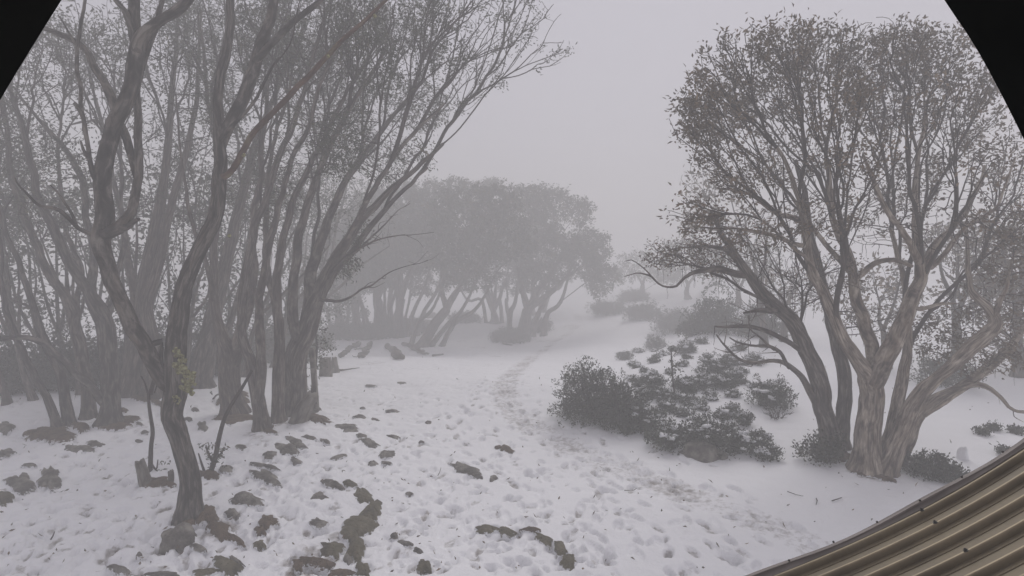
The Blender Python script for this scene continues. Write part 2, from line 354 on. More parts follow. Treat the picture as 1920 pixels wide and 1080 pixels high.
    for nm, sel in (('snow_ground', ~onp), ('footpath', onp)):
        F = Fq[sel]; used = np.unique(F); remap = np.zeros(nr * nc, np.int64); remap[used] = np.arange(len(used))
        V = Pm.reshape(-1, 3)[used]
        o = mesh(nm, V, remap[F], M['snow'], None, True, {'dirt': dirt.ravel()[used]}, origin=np.array([0, 0, 0.0]))
        tag(o, None, None, None, 'structure')
        o.data.normals_split_custom_set_from_vertices(Nn.reshape(-1, 3)[used].tolist())
        o['label'] = {'snow_ground': 'thin trampled snow covering the clearing', 'footpath': 'muddy trodden footpath curving away through the snow'}[nm]
build_ground()

_ico = {}
def ico(k):
    if k not in _ico:
        import bmesh
        bm = bmesh.new(); bmesh.ops.create_icosphere(bm, subdivisions=k, radius=1.0)
        _ico[k] = (np.array([v.co[:] for v in bm.verts]), np.array([[v.index for v in f.verts] for f in bm.faces])); bm.free()
    return _ico[k]
# ------------------------------------------------------------------ leaves
def leaves(mb, Pn, Dn, n, L, W, spread, r, droop=0.25):
    """n leaves round every point Pn, pointing roughly along Dn"""
    m = len(Pn)
    if m == 0 or n == 0: return
    tone = np.repeat(np.clip(r.normal(0.42, 0.2, m), 0, 1), n)
    P = np.repeat(Pn, n, 0) + r.normal(0, spread, (m * n, 3)); D = np.repeat(Dn, n, 0) * 0.9 + r.normal(0, 0.75, (m * n, 3))
    D[:, 2] -= droop; D /= np.linalg.norm(D, axis=1)[:, None]
    S = np.cross(D, r.normal(0, 1, (m * n, 3))); S /= np.linalg.norm(S, axis=1)[:, None] + 1e-9
    l = (L * (0.55 + 1.0 * r.random(m * n) ** 1.5))[:, None]; w = (W * r.uniform(0.9, 1.5, m * n))[:, None]
    up = np.cross(S, D) * w * 0.35
    V = np.stack([P, P + D * l * 0.42 + S * w * 0.5 + up, P + D * l, P + D * l * 0.42 - S * w * 0.5 + up], 1).reshape(-1, 3)
    F = np.arange(m * n * 4).reshape(-1, 4)
    A = np.zeros((m * n, 4, 3)); A[:, :, 0] = np.clip(tone + r.normal(0, 0.12, m * n), 0, 1)[:, None]
    mb.add(V, F, None, A.reshape(-1, 3))

# ------------------------------------------------------------------ trees
def colonize(pos, par, ok, attr, step, di, dk, iters, r, wig=0.25, maxn=9000):
    pos = list(pos); par = list(par); n0 = len(pos)
    A = np.array(attr); PA = np.array(pos); okm = np.array(ok, bool); oi = np.nonzero(okm)[0]
    D = np.linalg.norm(A[:, None] - PA[oi][None], axis=2); near = oi[D.argmin(1)]; dist = D.min(1); alive = dist > dk
    cnt = {}
    for it in range(iters):
        act = alive & (dist < di)
        if not act.any() or len(pos) > maxn: break
        ids = near[act]; u, inv = np.unique(ids, return_inverse=True)
        PP = np.array([pos[i] for i in u])
        v = A[act] - PP[inv]; v /= np.linalg.norm(v, axis=1)[:, None] + 1e-9
        S = np.zeros((len(u), 3)); np.add.at(S, inv, v); S /= np.linalg.norm(S, axis=1)[:, None] + 1e-9
        # keep some of the parent's heading so that limbs run on
        HD = np.array([pos[i] - pos[par[i]] if par[i] >= 0 else np.array([0, 0, 1.0]) for i in u]); HD /= np.linalg.norm(HD, axis=1)[:, None] + 1e-9
        S = S + 0.35 * HD + r.normal(0, wig, S.shape); S /= np.linalg.norm(S, axis=1)[:, None] + 1e-9
        newi = []
        for k, i in enumerate(u):
            c = cnt.get(i, 0)
            if c >= 4: 
                alive[near == i] = alive[near == i] & (r.random((near == i).sum()) < 0.5); continue
            cnt[i] = c + 1; pos.append(PP[k] + S[k] * step); par.append(int(i)); newi.append(len(pos) - 1)
        if not newi: continue
        NP = np.array([pos[i] for i in newi]); ai = np.nonzero(alive)[0]
        D = np.linalg.norm(A[ai][:, None] - NP[None], axis=2); dm = D.min(1); da = D.argmin(1); b = dm < dist[ai]
        near[ai[b]] = np.array(newi)[da[b]]; dist[ai[b]] = dm[b]; alive[dist < dk] = False
    return np.array(pos), np.array(par), n0
def make_tree(name, label, base, stems, clumps, *, cat='tree', group=None, D=None, step=0.16, nattr=900, leafn=7, L=0.085, W=0.026, leafm='leaf',
              barkm='bark_grey', tip=0.0045, shell=0.35, seed=1, sides=12, di=1.3, dk=0.26, wig=0.22, growfrom=0.4, leafspread=0.07, bare=0.0, maxn=7000, clz=1.0, expo=2.35, rim=0.0, clumpy=2.2, cut=0, wsc=1.0, slim=0.85, bf=0.62, limbs=None, twigm='twig', extra=None):
    r = np.random.default_rng(seed)
    g, d0 = ground(*base)
    if D is not None: d0 = D
    root = empty(name, tuple(g), label, cat, group)
    pos, par, ok, gr = [], [], [], []
    tb = MB(); guide = []
    for si, st in enumerate(stems):
        opt = {}
        if isinstance(st[-1], dict): opt = st[-1]; st = st[:-1]
        P = []
        for (px, py, dd, w) in st:
            q = pt(px, py, d0 + dd); P.append([*q, max(0.004, w * wsc * 0.5 * (d0 + dd) / FPX)])
        P = np.array(P)
        if cut and opt.get('grow', 0) < 2 and len(P) > 4:
            keep = P[:, 3] >= cut * 0.5 * d0 / FPX; keep[:4] = True; P = P[:max(4, int(np.nonzero(keep)[0].max()) + 1)]
        P[:, 3] *= 1 - (1 - slim) * np.linspace(0, 1, len(P))
        first = not opt.get('att', si > 0)
        if first:      # root of a trunk: at the ground, sunk and flared
            gx, gy = P[0, 0], P[0, 1]; gz = float(H(gx, gy))
            P[0, 2] = gz + 0.02; P = np.vstack([[gx, gy, gz - 0.3, P[0, 3] * 1.6], P])
        Q = catmull(P, 0.10 if d0 < 14 else 0.25); Q[:, 3] = np.maximum(Q[:, 3], 0.003)
        nq = len(Q)
        if not first:
            PA = np.array(pos); dist = np.linalg.norm(PA - Q[0, :3], axis=1); k = int(dist.argmin()); Q = np.vstack([[*PA[k], min(gr[k] * 0.95, Q[0, 3])], Q]) if dist[k] > 0.03 else Q
            pidx = k
        else: pidx = -1
        tt = np.linspace(0, 1, len(Q)); env = np.minimum(tt * 6, 1)[:, None]
        ln = np.arange(len(Q)) * 0.1
        Q[:, :3] += env * np.stack([vnoise(ln * 1.3 + seed, ln * 0 + si * 3 + a, 20 + a) for a in range(3)], -1) * np.clip(Q[:, 3:4] * 1.6, 0.03, 0.07) * 1.6
        Q[:, :3] += env * np.stack([vnoise(ln * 4.1 + seed, ln * 0 + si * 3 + a, 23 + a) for a in range(3)], -1) * 0.035
        if first: Q[:, 3] *= 1 + 0.35 * np.exp(-np.maximum(Q[:, 2] - Q[0, 2] - 0.3, 0) / 0.16)
        m = (tb if not opt.get('mat') else MB())
        tube(m, Q[:, :3], Q[:, 3], sides if Q[0, 3] > 0.03 else 7, 0.16 if Q[0, 3] > 0.03 else 0.08, True, seed + si * 1.7)
        if opt.get('grow', 0) == 2 and len(Q) > 8:
            for _ in range(7):
                i_ = int(r.integers(len(Q) // 4, len(Q) - 1)); tdir = unit(Q[i_ + 1, :3] - Q[i_, :3]); dv = unit(tdir * 0.8 + r.normal(0, 0.45, 3)); ln_ = r.uniform(0.15, 0.55)
                e_ = Q[i_, :3] + dv * ln_; md = (Q[i_, :3] + e_) / 2 + r.normal(0, 0.04, 3); cc = catmull(np.array([Q[i_, :3], md, e_ + r.normal(0, 0.03, 3)]), 0.06)
                tube(m, cc, np.linspace(min(0.011, Q[i_, 3] * 0.6), 0.003, len(cc)), 4, 0, True, seed)
        if opt.get('mat'): m.build(opt.get('name', 'limb'), M[opt['mat']], root)
        gf = opt.get('grow', growfrom)
        b0 = len(pos)
        for i in range(len(Q)):
            pos.append(Q[i, :3]); par.append(pidx if i == 0 else b0 + i - 1); gr.append(Q[i, 3]); ok.append(tt[i] >= gf)
    if any(ok) and clumps:
        attr = []
        wts = np.array([c[3] * c[4] for c in clumps], float); wts /= wts.sum()
        for c, w in zip(clumps, wts):
            px, py, dd, rx, ry = c[:5]; k = max(4, int(nattr * w)); ctr = pt(px, py, d0 + dd); mx = (d0 + dd) / FPX
            rad = np.array([rx * mx, (c[5] if len(c) > 5 else min(rx, ry) * mx * 1.1) * clz, ry * mx])
            v = r.normal(0, 1, (k, 3)); v /= np.linalg.norm(v, axis=1)[:, None]
            v *= (shell + (1 - shell) * r.random(k))[:, None] ** 0.7
            attr.append(ctr + v * rad)
        A = np.concatenate(attr)
        A = A[A[:, 2] > H(A[:, 0], A[:, 1]) + 0.3]
        # leave gaps so the crown breaks into clumps
        A = A[(vnoise(A[:, 0] * 1.5 + seed, A[:, 2] * 1.5 + A[:, 1], 44) + 0.5) > r.random(len(A)) * (0.25 if rim else 0.55)]
        ng = len(pos); nl = limbs if limbs is not None else int(nattr / 26)
        cen = np.array(pos)[0]; tg = A[r.permutation(len(A))[:nl * 3]]
        tg = tg[np.argsort(-np.linalg.norm(tg - cen, axis=1))][:nl * 2]; tg = tg[r.permutation(len(tg))[:nl]]; tg = tg[np.argsort(np.linalg.norm(tg - cen, axis=1))]
        LP = [np.array(p) for p in pos]; plen = [0.0] * ng
        for i in range(ng):
            if par[i] >= 0: plen[i] = plen[par[i]] + np.linalg.norm(LP[i] - LP[par[i]])
        hd = [unit(LP[i] - LP[par[i]]) if par[i] >= 0 else np.array([0, 0, 1.0]) for i in range(ng)]
        okL = list(ok); okA = [o and g_ > tip * 1.5 for o, g_ in zip(ok, gr)]
        lim_ok = list(ok)
        for T in tg:
            PA = np.array(LP); HA = np.array(hd); v = T - PA; dl = np.linalg.norm(v, axis=1) + 1e-6; cs = (v * HA).sum(1) / dl
            cost = dl * (1 + 0.9 * (1 - cs)) + bf * np.array(plen) + np.where(np.array(okA), 0, 1e6) + np.where(cs < 0.35, 50, 0)
            k = int(cost.argmin())
            if cost[k] > 1e5: break
            p0 = PA[k]; L_ = dl[k]; n_ = max(3, int(L_ / (step * 1.1))); h0 = HA[k]; m0 = h0 * L_ * 0.75; m1 = unit(v[k] / L_ + np.array([0, 0, 0.25])) * L_ * 0.7
            t = np.linspace(0, 1, n_ + 1)[1:, None]
            Cc = (2 * t ** 3 - 3 * t ** 2 + 1) * p0 + (t ** 3 - 2 * t ** 2 + t) * m0 + (-2 * t ** 3 + 3 * t ** 2) * T + (t ** 3 - t ** 2) * m1
            sd_ = r.uniform(0, 99); q = (t[:, 0] * L_)
            Cc = Cc + np.stack([vnoise(q * 2.2 + sd_, q * 0 + a * 7, 26 + a) * 0.16 + vnoise(q * 6 + sd_, q * 0 + a * 7, 46 + a) * 0.05 for a in range(3)], -1) * np.minimum(1, t * 4) * np.minimum(1, (1.05 - t) * 4)
            pk = k
            for j in range(n_):
                LP.append(Cc[j]); par.append(pk); plen.append(plen[pk] + np.linalg.norm(Cc[j] - LP[pk])); hd.append(unit(Cc[j] - LP[pk])); pk = len(LP) - 1
                lim_ok.append(t[j, 0] > 0.45); okA.append(0.12 < t[j, 0] < 0.8)
        pos2, par2, _n = colonize(np.array(LP), par, lim_ok, A, step, di, dk, 60, r, wig, maxn)
        n0 = ng
        n = len(pos2); kids = [[] for _ in range(n)]
        for i in range(n0, n): kids[par2[i]].append(i)
        # light smoothing
        P2 = pos2.copy()
        for _ in range(2):
            for i in range(n0, n):
                if len(kids[i]) == 1: P2[i] = 0.5 * pos2[i] + 0.25 * (pos2[par2[i]] + pos2[kids[i][0]])
            pos2 = P2.copy()
        rad = np.zeros(n); acc = np.zeros(n)
        for i in range(n - 1, n0 - 1, -1):
            if not kids[i]: acc[i] = tip ** expo
            rad[i] = acc[i] ** (1 / expo)
            if par2[i] >= n0: acc[par2[i]] += acc[i] + (tip * 0.12) ** expo
        grr = np.array(gr)
        bb = MB(); stack = []
        for p in range(n0):
            for k in kids[p]: stack.append((p, k))
        while stack:
            p, k = stack.pop(); ch = [p, k]
            while kids[k]:
                ks = sorted(kids[k], key=lambda q: -rad[q])
                for q in ks[1:]: stack.append((k, q))
                k = ks[0]; ch.append(k)
            rr = rad[ch].copy(); rr[0] = min(rr[1] * 1.25, grr[p] if p < n0 else 9); rr[1:] = np.minimum(rr[1:], rr[0] * 1.0)
            tube(bb, pos2[ch], rr, 6 if rr[0] > 0.02 else (4 if rr[0] > 0.008 else 3), 0, True, seed)
        if bb.n: bb.build('branches', M[twigm], root)
        tips = [i for i in range(n0, n) if rad[i] < tip * 1.9]
        if rim:
            dc = np.linalg.norm(pos2[tips] - pos2[n0 // 6], axis=1); pr_ = np.clip(rim * (dc / np.percentile(dc, 95)) ** 2.2, 0.12, 1); tips = [i for i, p_ in zip(tips, pr_) if r.random() < p_]
        if clumpy:
            q_ = pos2[tips]; cv = vnoise(q_[:, 0] * 1.1 + seed, q_[:, 2] * 1.1 + q_[:, 1] * 0.8, 60) + 0.5 * vnoise(q_[:, 0] * 2.7 + seed, q_[:, 2] * 2.7 + q_[:, 1] * 2, 61)
            tips = [i for i, c_ in zip(tips, cv) if r.random() < np.clip(0.5 + clumpy * c_, 0.06, 1)]
        r.shuffle(tips); tips = tips[:int(len(tips) * (1 - bare))]
        if leafn and tips:
            Pn = pos2[tips]; Dn = np.array([unit(pos2[i] - pos2[par2[i]]) for i in tips])
            lb = MB(); leaves(lb, Pn, Dn, leafn, L, W, leafspread, r); lb.build('crown', M[leafm], root)
    if tb.n: tb.build('trunk', M[barkm], root)
    if extra: extra(root, d0, r, pos2 if clumps else None)
    return root

# ---- foreground tree, forked, lichen on the fork
def fore_extra(root, d0, r, nodes):
    tr = [c for c in root.children if c.name.startswith('trunk')][0]
    for (px, py, sz, k) in [(334, 660, 15, 6), (343, 690, 24, 8), (350, 722, 20, 8), (330, 745, 12, 5), (356, 706, 15, 5)]:
        mb = MB()
        for _ in range(k * 3):
            a = pt(px + r.normal(0, sz * 0.3), py + r.normal(0, sz * 0.4), d0 - 0.10 + r.normal(0, 0.02)); s = sz * 0.21 * d0 / FPX * r.uniform(0.6, 1.2)
            V, F = ico(2); V = V * (1 + 0.5 * np.array([mnoise.noise(Vector(v * 3.1 + a)) for v in V])[:, None]); mb.add(a + V * s, None, F)
        mb.build('lichen', M['moss'], tr)
    for (px, py) in [(457, 291), (430, 442), (615, 105), (703, 30), (247, 636)]:
        a = pt(px, py, d0 - 0.04); V, F = ico(2); V = V * (1 + 0.5 * np.array([mnoise.noise(Vector(v * 3 + a)) for v in V])[:, None]); mb = MB(); mb.add(a + V * 0.028, None, F); mb.build('lichen', M['moss'], tr)
make_tree('snow_gum', 'nearest dark snow gum forking low, yellow lichen lumps on its fork', (355, 968), [
    [(355, 965, 0, 50), (356, 900, 0, 42), (340, 840, 0, 40), (324, 790, 0, 42), (322, 740, 0, 44), (322, 700, 0, 44), (332, 630, 0.05, 42), (346, 540, 0.1, 38), (378, 460, 0.2, 34), (398, 410, 0.3, 31), (410, 340, 0.4, 29),
     (414, 260, 0.5, 26), (414, 190, 0.6, 22), (423, 90, 0.7, 21), (430, 0, 0.8, 19), (440, -120, 0.9, 15), (455, -260, 1.0, 9)],
    [(318, 725, 0, 34), (296, 700, -0.05, 32), (275, 655, -0.1, 33), (248, 600, -0.2, 34), (222, 540, -0.3, 33), (202, 480, -0.35, 34), (190, 440, -0.4, 40), (192, 400, -0.45, 36), (190, 330, -0.5, 34), (212, 245, -0.5, 33),
     (248, 150, -0.5, 33), (262, 90, -0.5, 34), (300, 42, -0.5, 24), (345, 0, -0.5, 22), (400, -70, -0.4, 18), (440, -200, -0.3, 10)],
    [(260, 95, -0.5, 26), (255, 40, -0.5, 24), (256, 0, -0.45, 23), (250, -100, -0.4, 18), (235, -240, -0.3, 9)],
    [(256, 100, -0.55, 18), (240, 55, -0.6, 14), (226, 20, -0.65, 12), (210, 0, -0.65, 11), (180, -60, -0.7, 8)],
    [(200, 440, -0.45, 26), (228, 425, -0.5, 26), (248, 398, -0.5, 20), (259, 350, -0.45, 18), (261, 280, -0.4, 17), (258, 200, -0.35, 17), (258, 150, -0.35, 16), (285, 60, -0.2, 12), (310, -60, 0, 9)],
    [(225, 432, -0.55, 16), (248, 420, -0.65, 11), (263, 412, -0.7, 9)],
    [(258, 335, -0.35, 13), (246, 270, -0.3, 16), (214, 205, -0.2, 18), (190, 160, -0.15, 17), (165, 115, -0.1, 16), (140, 75, -0.1, 14), (92, 52, 0, 12), (30, 30, 0, 8)],
    [(178, 330, -0.55, 12), (166, 295, -0.6, 9), (160, 245, -0.65, 9), (150, 215, -0.7, 9), (139, 197, -0.75, 8)],
    [(166, 300, -0.6, 6), (155, 280, -0.6, 6), (150, 265, -0.6, 4)],
    [(180, 445, -0.4, 9), (150, 430, -0.5, 8), (112, 396, -0.6, 8), (75, 385, -0.6, 6), (38, 350, -0.6, 4), (28, 330, -0.6, 3)],
    [(145, 428, -0.5, 6), (136, 400, -0.5, 6), (118, 370, -0.5, 5), (95, 345, -0.5, 3)],
    [(158, 245, -0.65, 6), (157, 190, -0.65, 8), (150, 130, -0.6, 8), (146, 75, -0.6, 8), (158, 20, -0.6, 7), (165, -30, -0.6, 5)],
    [(146, 90, -0.6, 5), (125, 55, -0.6, 4), (108, 32, -0.6, 3)],
    [(410, 285, 0.5, 22), (435, 215, 0.5, 24), (468, 150, 0.55, 24), (494, 75, 0.6, 23), (520, 0, 0.6, 20), (550, -110, 0.6, 15), (585, -230, 0.6, 8)],
    [(480, 115, 0.55, 14), (520, 75, 0.5, 14), (560, 32, 0.5, 13), (600, 0, 0.5, 12), (680, -70, 0.4, 8)],
    [(416, 262, 0.4, 9), (440, 235, 0.3, 9), (470, 200, 0.3, 7), (500, 148, 0.3, 6), (525, 105, 0.3, 5)],
    [(420, 330, 0.35, 12), (436, 313, 0.25, 12), (480, 245, 0.2, 12), (530, 190, 0.15, 12), (580, 140, 0.1, 12), (632, 92, 0.1, 11), (690, 42, 0.0, 9), (735, -5, 0, 7), {'mat': 'rust_twig', 'name': 'dead_branch'}],
    [(300, 640, 0, 12), (300, 700, -0.1, 4), (290, 735, -0.1, 3)],
], [(450, -190, 1, 120, 70), (300, -200, -0.5, 110, 70), (600, -170, 0.5, 100, 60), (170, -140, -0.5, 80, 60)], nattr=260, leafn=5, barkm='bark_dark', slim=0.85, wsc=0.9, seed=3, sides=16, growfrom=0.85, extra=fore_extra)

# ---- right-hand big snow gum
def hang_extra(n, box):
    def f(root, d0, r, nodes):
        tr = [c for c in root.children if c.name.startswith('branches')][0]; q = nodes - CAM; dz = q @ FW; X_ = 960 + FPX * (q @ RT) / dz; Y_ = 540 - FPX * (q @ UP) / dz
        c = np.nonzero((X_ > box[0]) & (X_ < box[1]) & (Y_ > box[2]) & (Y_ < box[3]))[0]
        for i in r.choice(c, min(n, len(c)), replace=False):
            a = nodes[i]; ln = r.uniform(0.12, 0.55); k = 7; z = np.linspace(0, 1, k)
            P = np.stack([a[0] + 0.04 * (vnoise(z * 4 + i, z * 0, 3) - vnoise(i, 0, 3)), a[1] + 0.04 * vnoise(z * 4, z * 0 + i, 4) * z, a[2] - z * ln], -1)
            mb = MB(); tube(mb, P, np.full(k, r.uniform(0.003, 0.009)) * (1 - 0.6 * z), 4); mb.build('bark_strip', M['twig'], tr)
    return f
make_tree('snow_gum', 'big pale-barked snow gum beside the metal roof with domed crown', (1640, 880), [
    [(1630, 875, 0, 52), (1632, 830, 0, 44), (1633, 770, 0, 42), (1631, 712, 0, 42), (1606, 675, 0, 28), (1574, 620, -0.05, 26), (1546, 553, -0.1, 24), (1524, 510, -0.15, 22), (1506, 450, -0.2, 20), (1503, 400, -0.3, 18), (1490, 340, -0.4, 14), (1460, 280, -0.6, 11), (1420, 215, -0.8, 8), (1385, 160, -0.9, 5)],
    [(1634, 705, 0, 26), (1641, 665, 0.1, 25), (1624, 605, 0.15, 24), (1606, 553, 0.2, 24), (1600, 515, 0.2, 22), (1588, 470, 0.3, 19), (1562, 420, 0.3, 17), (1556, 350, 0.4, 14), (1550, 280, 0.5, 11), (1540, 200, 0.6, 8), (1528, 130, 0.6, 5)],
    [(1638, 715, 0, 40), (1656, 672, -0.1, 38), (1684, 622, -0.15, 34), (1709, 580, -0.2, 32), (1728, 530, -0.2, 28), (1726, 488, -0.2, 26), (1720, 400, -0.1, 17), (1725, 310, 0, 13), (1736, 225, 0, 9), (1720, 150, 0, 6)],
    [(1602, 515, 0.2, 14), (1582, 498, 0.3, 14), (1568, 485, 0.35, 12), (1530, 430, 0.5, 11), (1480, 360, 0.8, 9), (1430, 320, 1.0, 7), (1370, 290, 1.1, 4)],
    [(1608, 520, 0.2, 10), (1637, 493, 0.1, 11), (1675, 485, 0, 11), (1711, 497, -0.15, 10)],
    [(1726, 495, -0.2, 16), (1690, 440, -0.5, 12), (1650, 370, -0.8, 11), (1620, 290, -1.0, 9), (1600, 200, -1.1, 6), (1590, 130, -1.2, 4)],
    [(1732, 510, -0.2, 18), (1765, 450, 0.1, 14), (1815, 380, 0.3, 12), (1850, 310, 0.4, 9), (1868, 230, 0.5, 6)],
    [(1745, 500, -0.2, 10), (1800, 440, -0.5, 8), (1870, 380, -0.7, 7), (1900, 300, -0.8, 5)],
    [(1505, 420, -0.2, 10), (1450, 400, -0.4, 9), (1400, 360, -0.5, 7), (1340, 350, -0.6, 4)],
    [(1510, 460, -0.2, 9), (1440, 440, -0.6, 8), (1370, 430, -0.8, 6), (1300, 425, -0.9, 4), (1240, 400, -1.0, 2.5)],
    [(1548, 560, -0.1, 9), (1520, 500, -0.6, 8), (1460, 440, -0.9, 7), (1410, 400, -1.0, 5), (1350, 385, -1.1, 3)],
    [(1657, 885, -0.1, 40), (1680, 835, -0.1, 36), (1702, 770, -0.15, 32), (1728, 728, -0.2, 29), (1760, 706, -0.2, 24), (1806, 666, -0.1, 30), (1852, 622, 0, 30), (1862, 596, 0, 26), (1846, 568, 0, 22), (1824, 545, 0, 18), (1818, 495, 0.1, 13), (1810, 430, 0.2, 9), {'att': False}],
    [(1650, 850, 0.3, 26), (1668, 790, 0.3, 24), (1688, 740, 0.35, 24), (1702, 680, 0.4, 22), (1705, 600, 0.5, 18), (1700, 520, 0.6, 14), (1670, 430, 0.8, 11), (1660, 330, 0.9, 8), {'att': False}],
    [(1680, 845, 0.3, 26), (1712, 795, 0.35, 24), (1760, 755, 0.4, 22), (1812, 730, 0.4, 16), (1850, 727, 0.3, 12), (1878, 745, 0.2, 9), (1900, 767, 0.2, 8), (1960, 775, 0.1, 5), {'att': False, 'grow': 2}],
    [(1730, 775, 0.4, 20), (1790, 735, 0.5, 22), (1850, 690, 0.6, 22), (1900, 650, 0.6, 18), (1960, 560, 0.7, 12)],
    [(1860, 600, 0, 12), (1885, 540, -0.3, 8), (1905, 470, -0.4, 6)],
    [(1728, 580, -0.25, 8), (1760, 572, -0.5, 7), (1800, 570, -0.6, 3)],
], [(1305, 205, -0.6, 50, 62), (1350, 120, -0.4, 52, 55), (1400, 90, -0.6, 60, 50), (1470, 85, -0.5, 60, 48), (1540, 100, 0.3, 60, 50), (1610, 85, 0, 64, 48), (1650, 110, 0.6, 60, 60), (1690, 80, -0.2, 62, 44), (1760, 105, 0, 55, 48), (1810, 165, 0.2, 52, 55),
    (1845, 235, 0.4, 40, 60), (1885, 300, 0.6, 45, 60), (1920, 400, 0.3, 50, 80), (1360, 210, 0.9, 60, 60), (1440, 190, 0.8, 70, 60), (1560, 190, -1.2, 80, 60), (1650, 190, 1.2, 80, 60), (1740, 200, -1.1, 70, 60),
    (1400, 320, -0.9, 70, 45), (1340, 300, -0.7, 40, 40), (1480, 300, 1.2, 70, 60), (1600, 300, -1.3, 70, 60), (1700, 330, 1.2, 70, 60), (1790, 330, -0.8, 60, 60), (1850, 420, -0.6, 60, 50), (1330, 420, -0.8, 60, 30), (1420, 440, -0.9, 60, 40), (1560, 400, -1.0, 60, 50), (1650, 410, 1.0, 60, 60), (1760, 420, -0.9, 60, 60), (1500, 400, 1.0, 60, 50),
    (1800, 610, 0.6, 70, 40), (1880, 560, 0.2, 50, 60), (1860, 660, 0.5, 60, 34), (1750, 640, 0.9, 50, 40), (1900, 480, -0.4, 40, 50), (1290, 390, -1.0, 50, 26)],
    D=None, nattr=6800, limbs=760, cut=9, slim=0.6, bf=0.85, rim=1.45, clumpy=0.9, tip=0.005, leafn=13, leafspread=0.07, leafm='leaf_brown', barkm='bark_pale', seed=7, sides=14, growfrom=0.33, step=0.11, dk=0.13, maxn=30000, clz=1.5, L=0.085, W=0.03, extra=hang_extra(100, (1480, 1920, 400, 680)))
make_tree('snow_gum', 'darker leaning snow gum with dead lower limbs, left of the pale gum', (1562, 848), [
    [(1560, 846, 0, 38), (1545, 770, 0, 34), (1531, 700, 0, 32), (1508, 645, -0.05, 32), (1480, 600, -0.1, 31), (1447, 565, -0.15, 28), (1405, 515, -0.2, 22), (1378, 478, -0.25, 16), (1352, 445, -0.3, 11), (1330, 400, -0.3, 7)],
    [(1578, 846, 0.25, 27), (1581, 747, 0.25, 25), (1576, 678, 0.3, 24), (1560, 600, 0.4, 20), (1530, 500, 0.5, 18), (1515, 400, 0.6, 14), (1490, 300, 0.7, 9), {'att': False}],
    [(1532, 760, 0, 14), (1512, 720, -0.1, 12), (1489, 687, -0.15, 10), (1455, 674, -0.2, 8), (1405, 679, -0.3, 6), (1373, 661, -0.4, 5), (1353, 642, -0.4, 4), (1343, 628, -0.4, 3), {'grow': 2}],
    [(1500, 655, -0.1, 10), (1479, 637, -0.2, 10), (1435, 617, -0.3, 9), (1387, 608, -0.4, 8), (1340, 612, -0.5, 4), {'grow': 2}],
    [(1480, 690, -0.2, 7), (1462, 660, -0.3, 7), (1435, 650, -0.4, 6), (1399, 646, -0.5, 4), (1370, 630, -0.6, 3), {'grow': 2}],
    [(1450, 655, -0.4, 5), (1425, 635, -0.5, 4), (1405, 615, -0.5, 3), (1403, 590, -0.5, 2), {'grow': 2}],
    [(1450, 580, -0.2, 12), (1425, 583, -0.4, 9), (1395, 588, -0.5, 4), {'grow': 2}],
    [(1445, 570, -0.2, 6), (1420, 560, -0.4, 5), (1392, 548, -0.6, 3), {'grow': 2}],
    [(1400, 515, -0.2, 14), (1346, 507, -0.3, 12), (1310, 510, -0.4, 9), (1280, 520, -0.5, 6), (1266, 538, -0.5, 5), (1240, 536, -0.6, 4), (1221, 517, -0.6, 4), (1198, 512, -0.7, 3), (1172, 518, -0.7, 2)],
    [(1221, 518, -0.6, 3), (1200, 500, -0.7, 2.5), (1180, 488, -0.7, 2), (1168, 490, -0.7, 1.6), {'grow': 2}],
    [(1390, 500, -0.2, 10), (1350, 470, -0.4, 8), (1300, 465, -0.5, 5), (1250, 470, -0.5, 3)],
], [(1240, 475, -0.6, 40, 30), (1290, 460, -0.5, 40, 26), (1330, 480, 0.2, 40, 34), (1370, 440, 0, 40, 30), (1450, 480, -0.6, 50, 50), (1560, 520, -0.5, 50, 60), (1480, 560, 0.6, 40, 30), (1640, 600, 0.8, 40, 40)],
    nattr=1700, limbs=130, slim=0.8, bf=0.8, leafn=8, leafm='leaf_brown', barkm='bark_grey', seed=9, growfrom=0.4, step=0.10, dk=0.13, maxn=12000, clz=1.6, L=0.06, W=0.024, extra=hang_extra(80, (1230, 1600, 440, 620)))

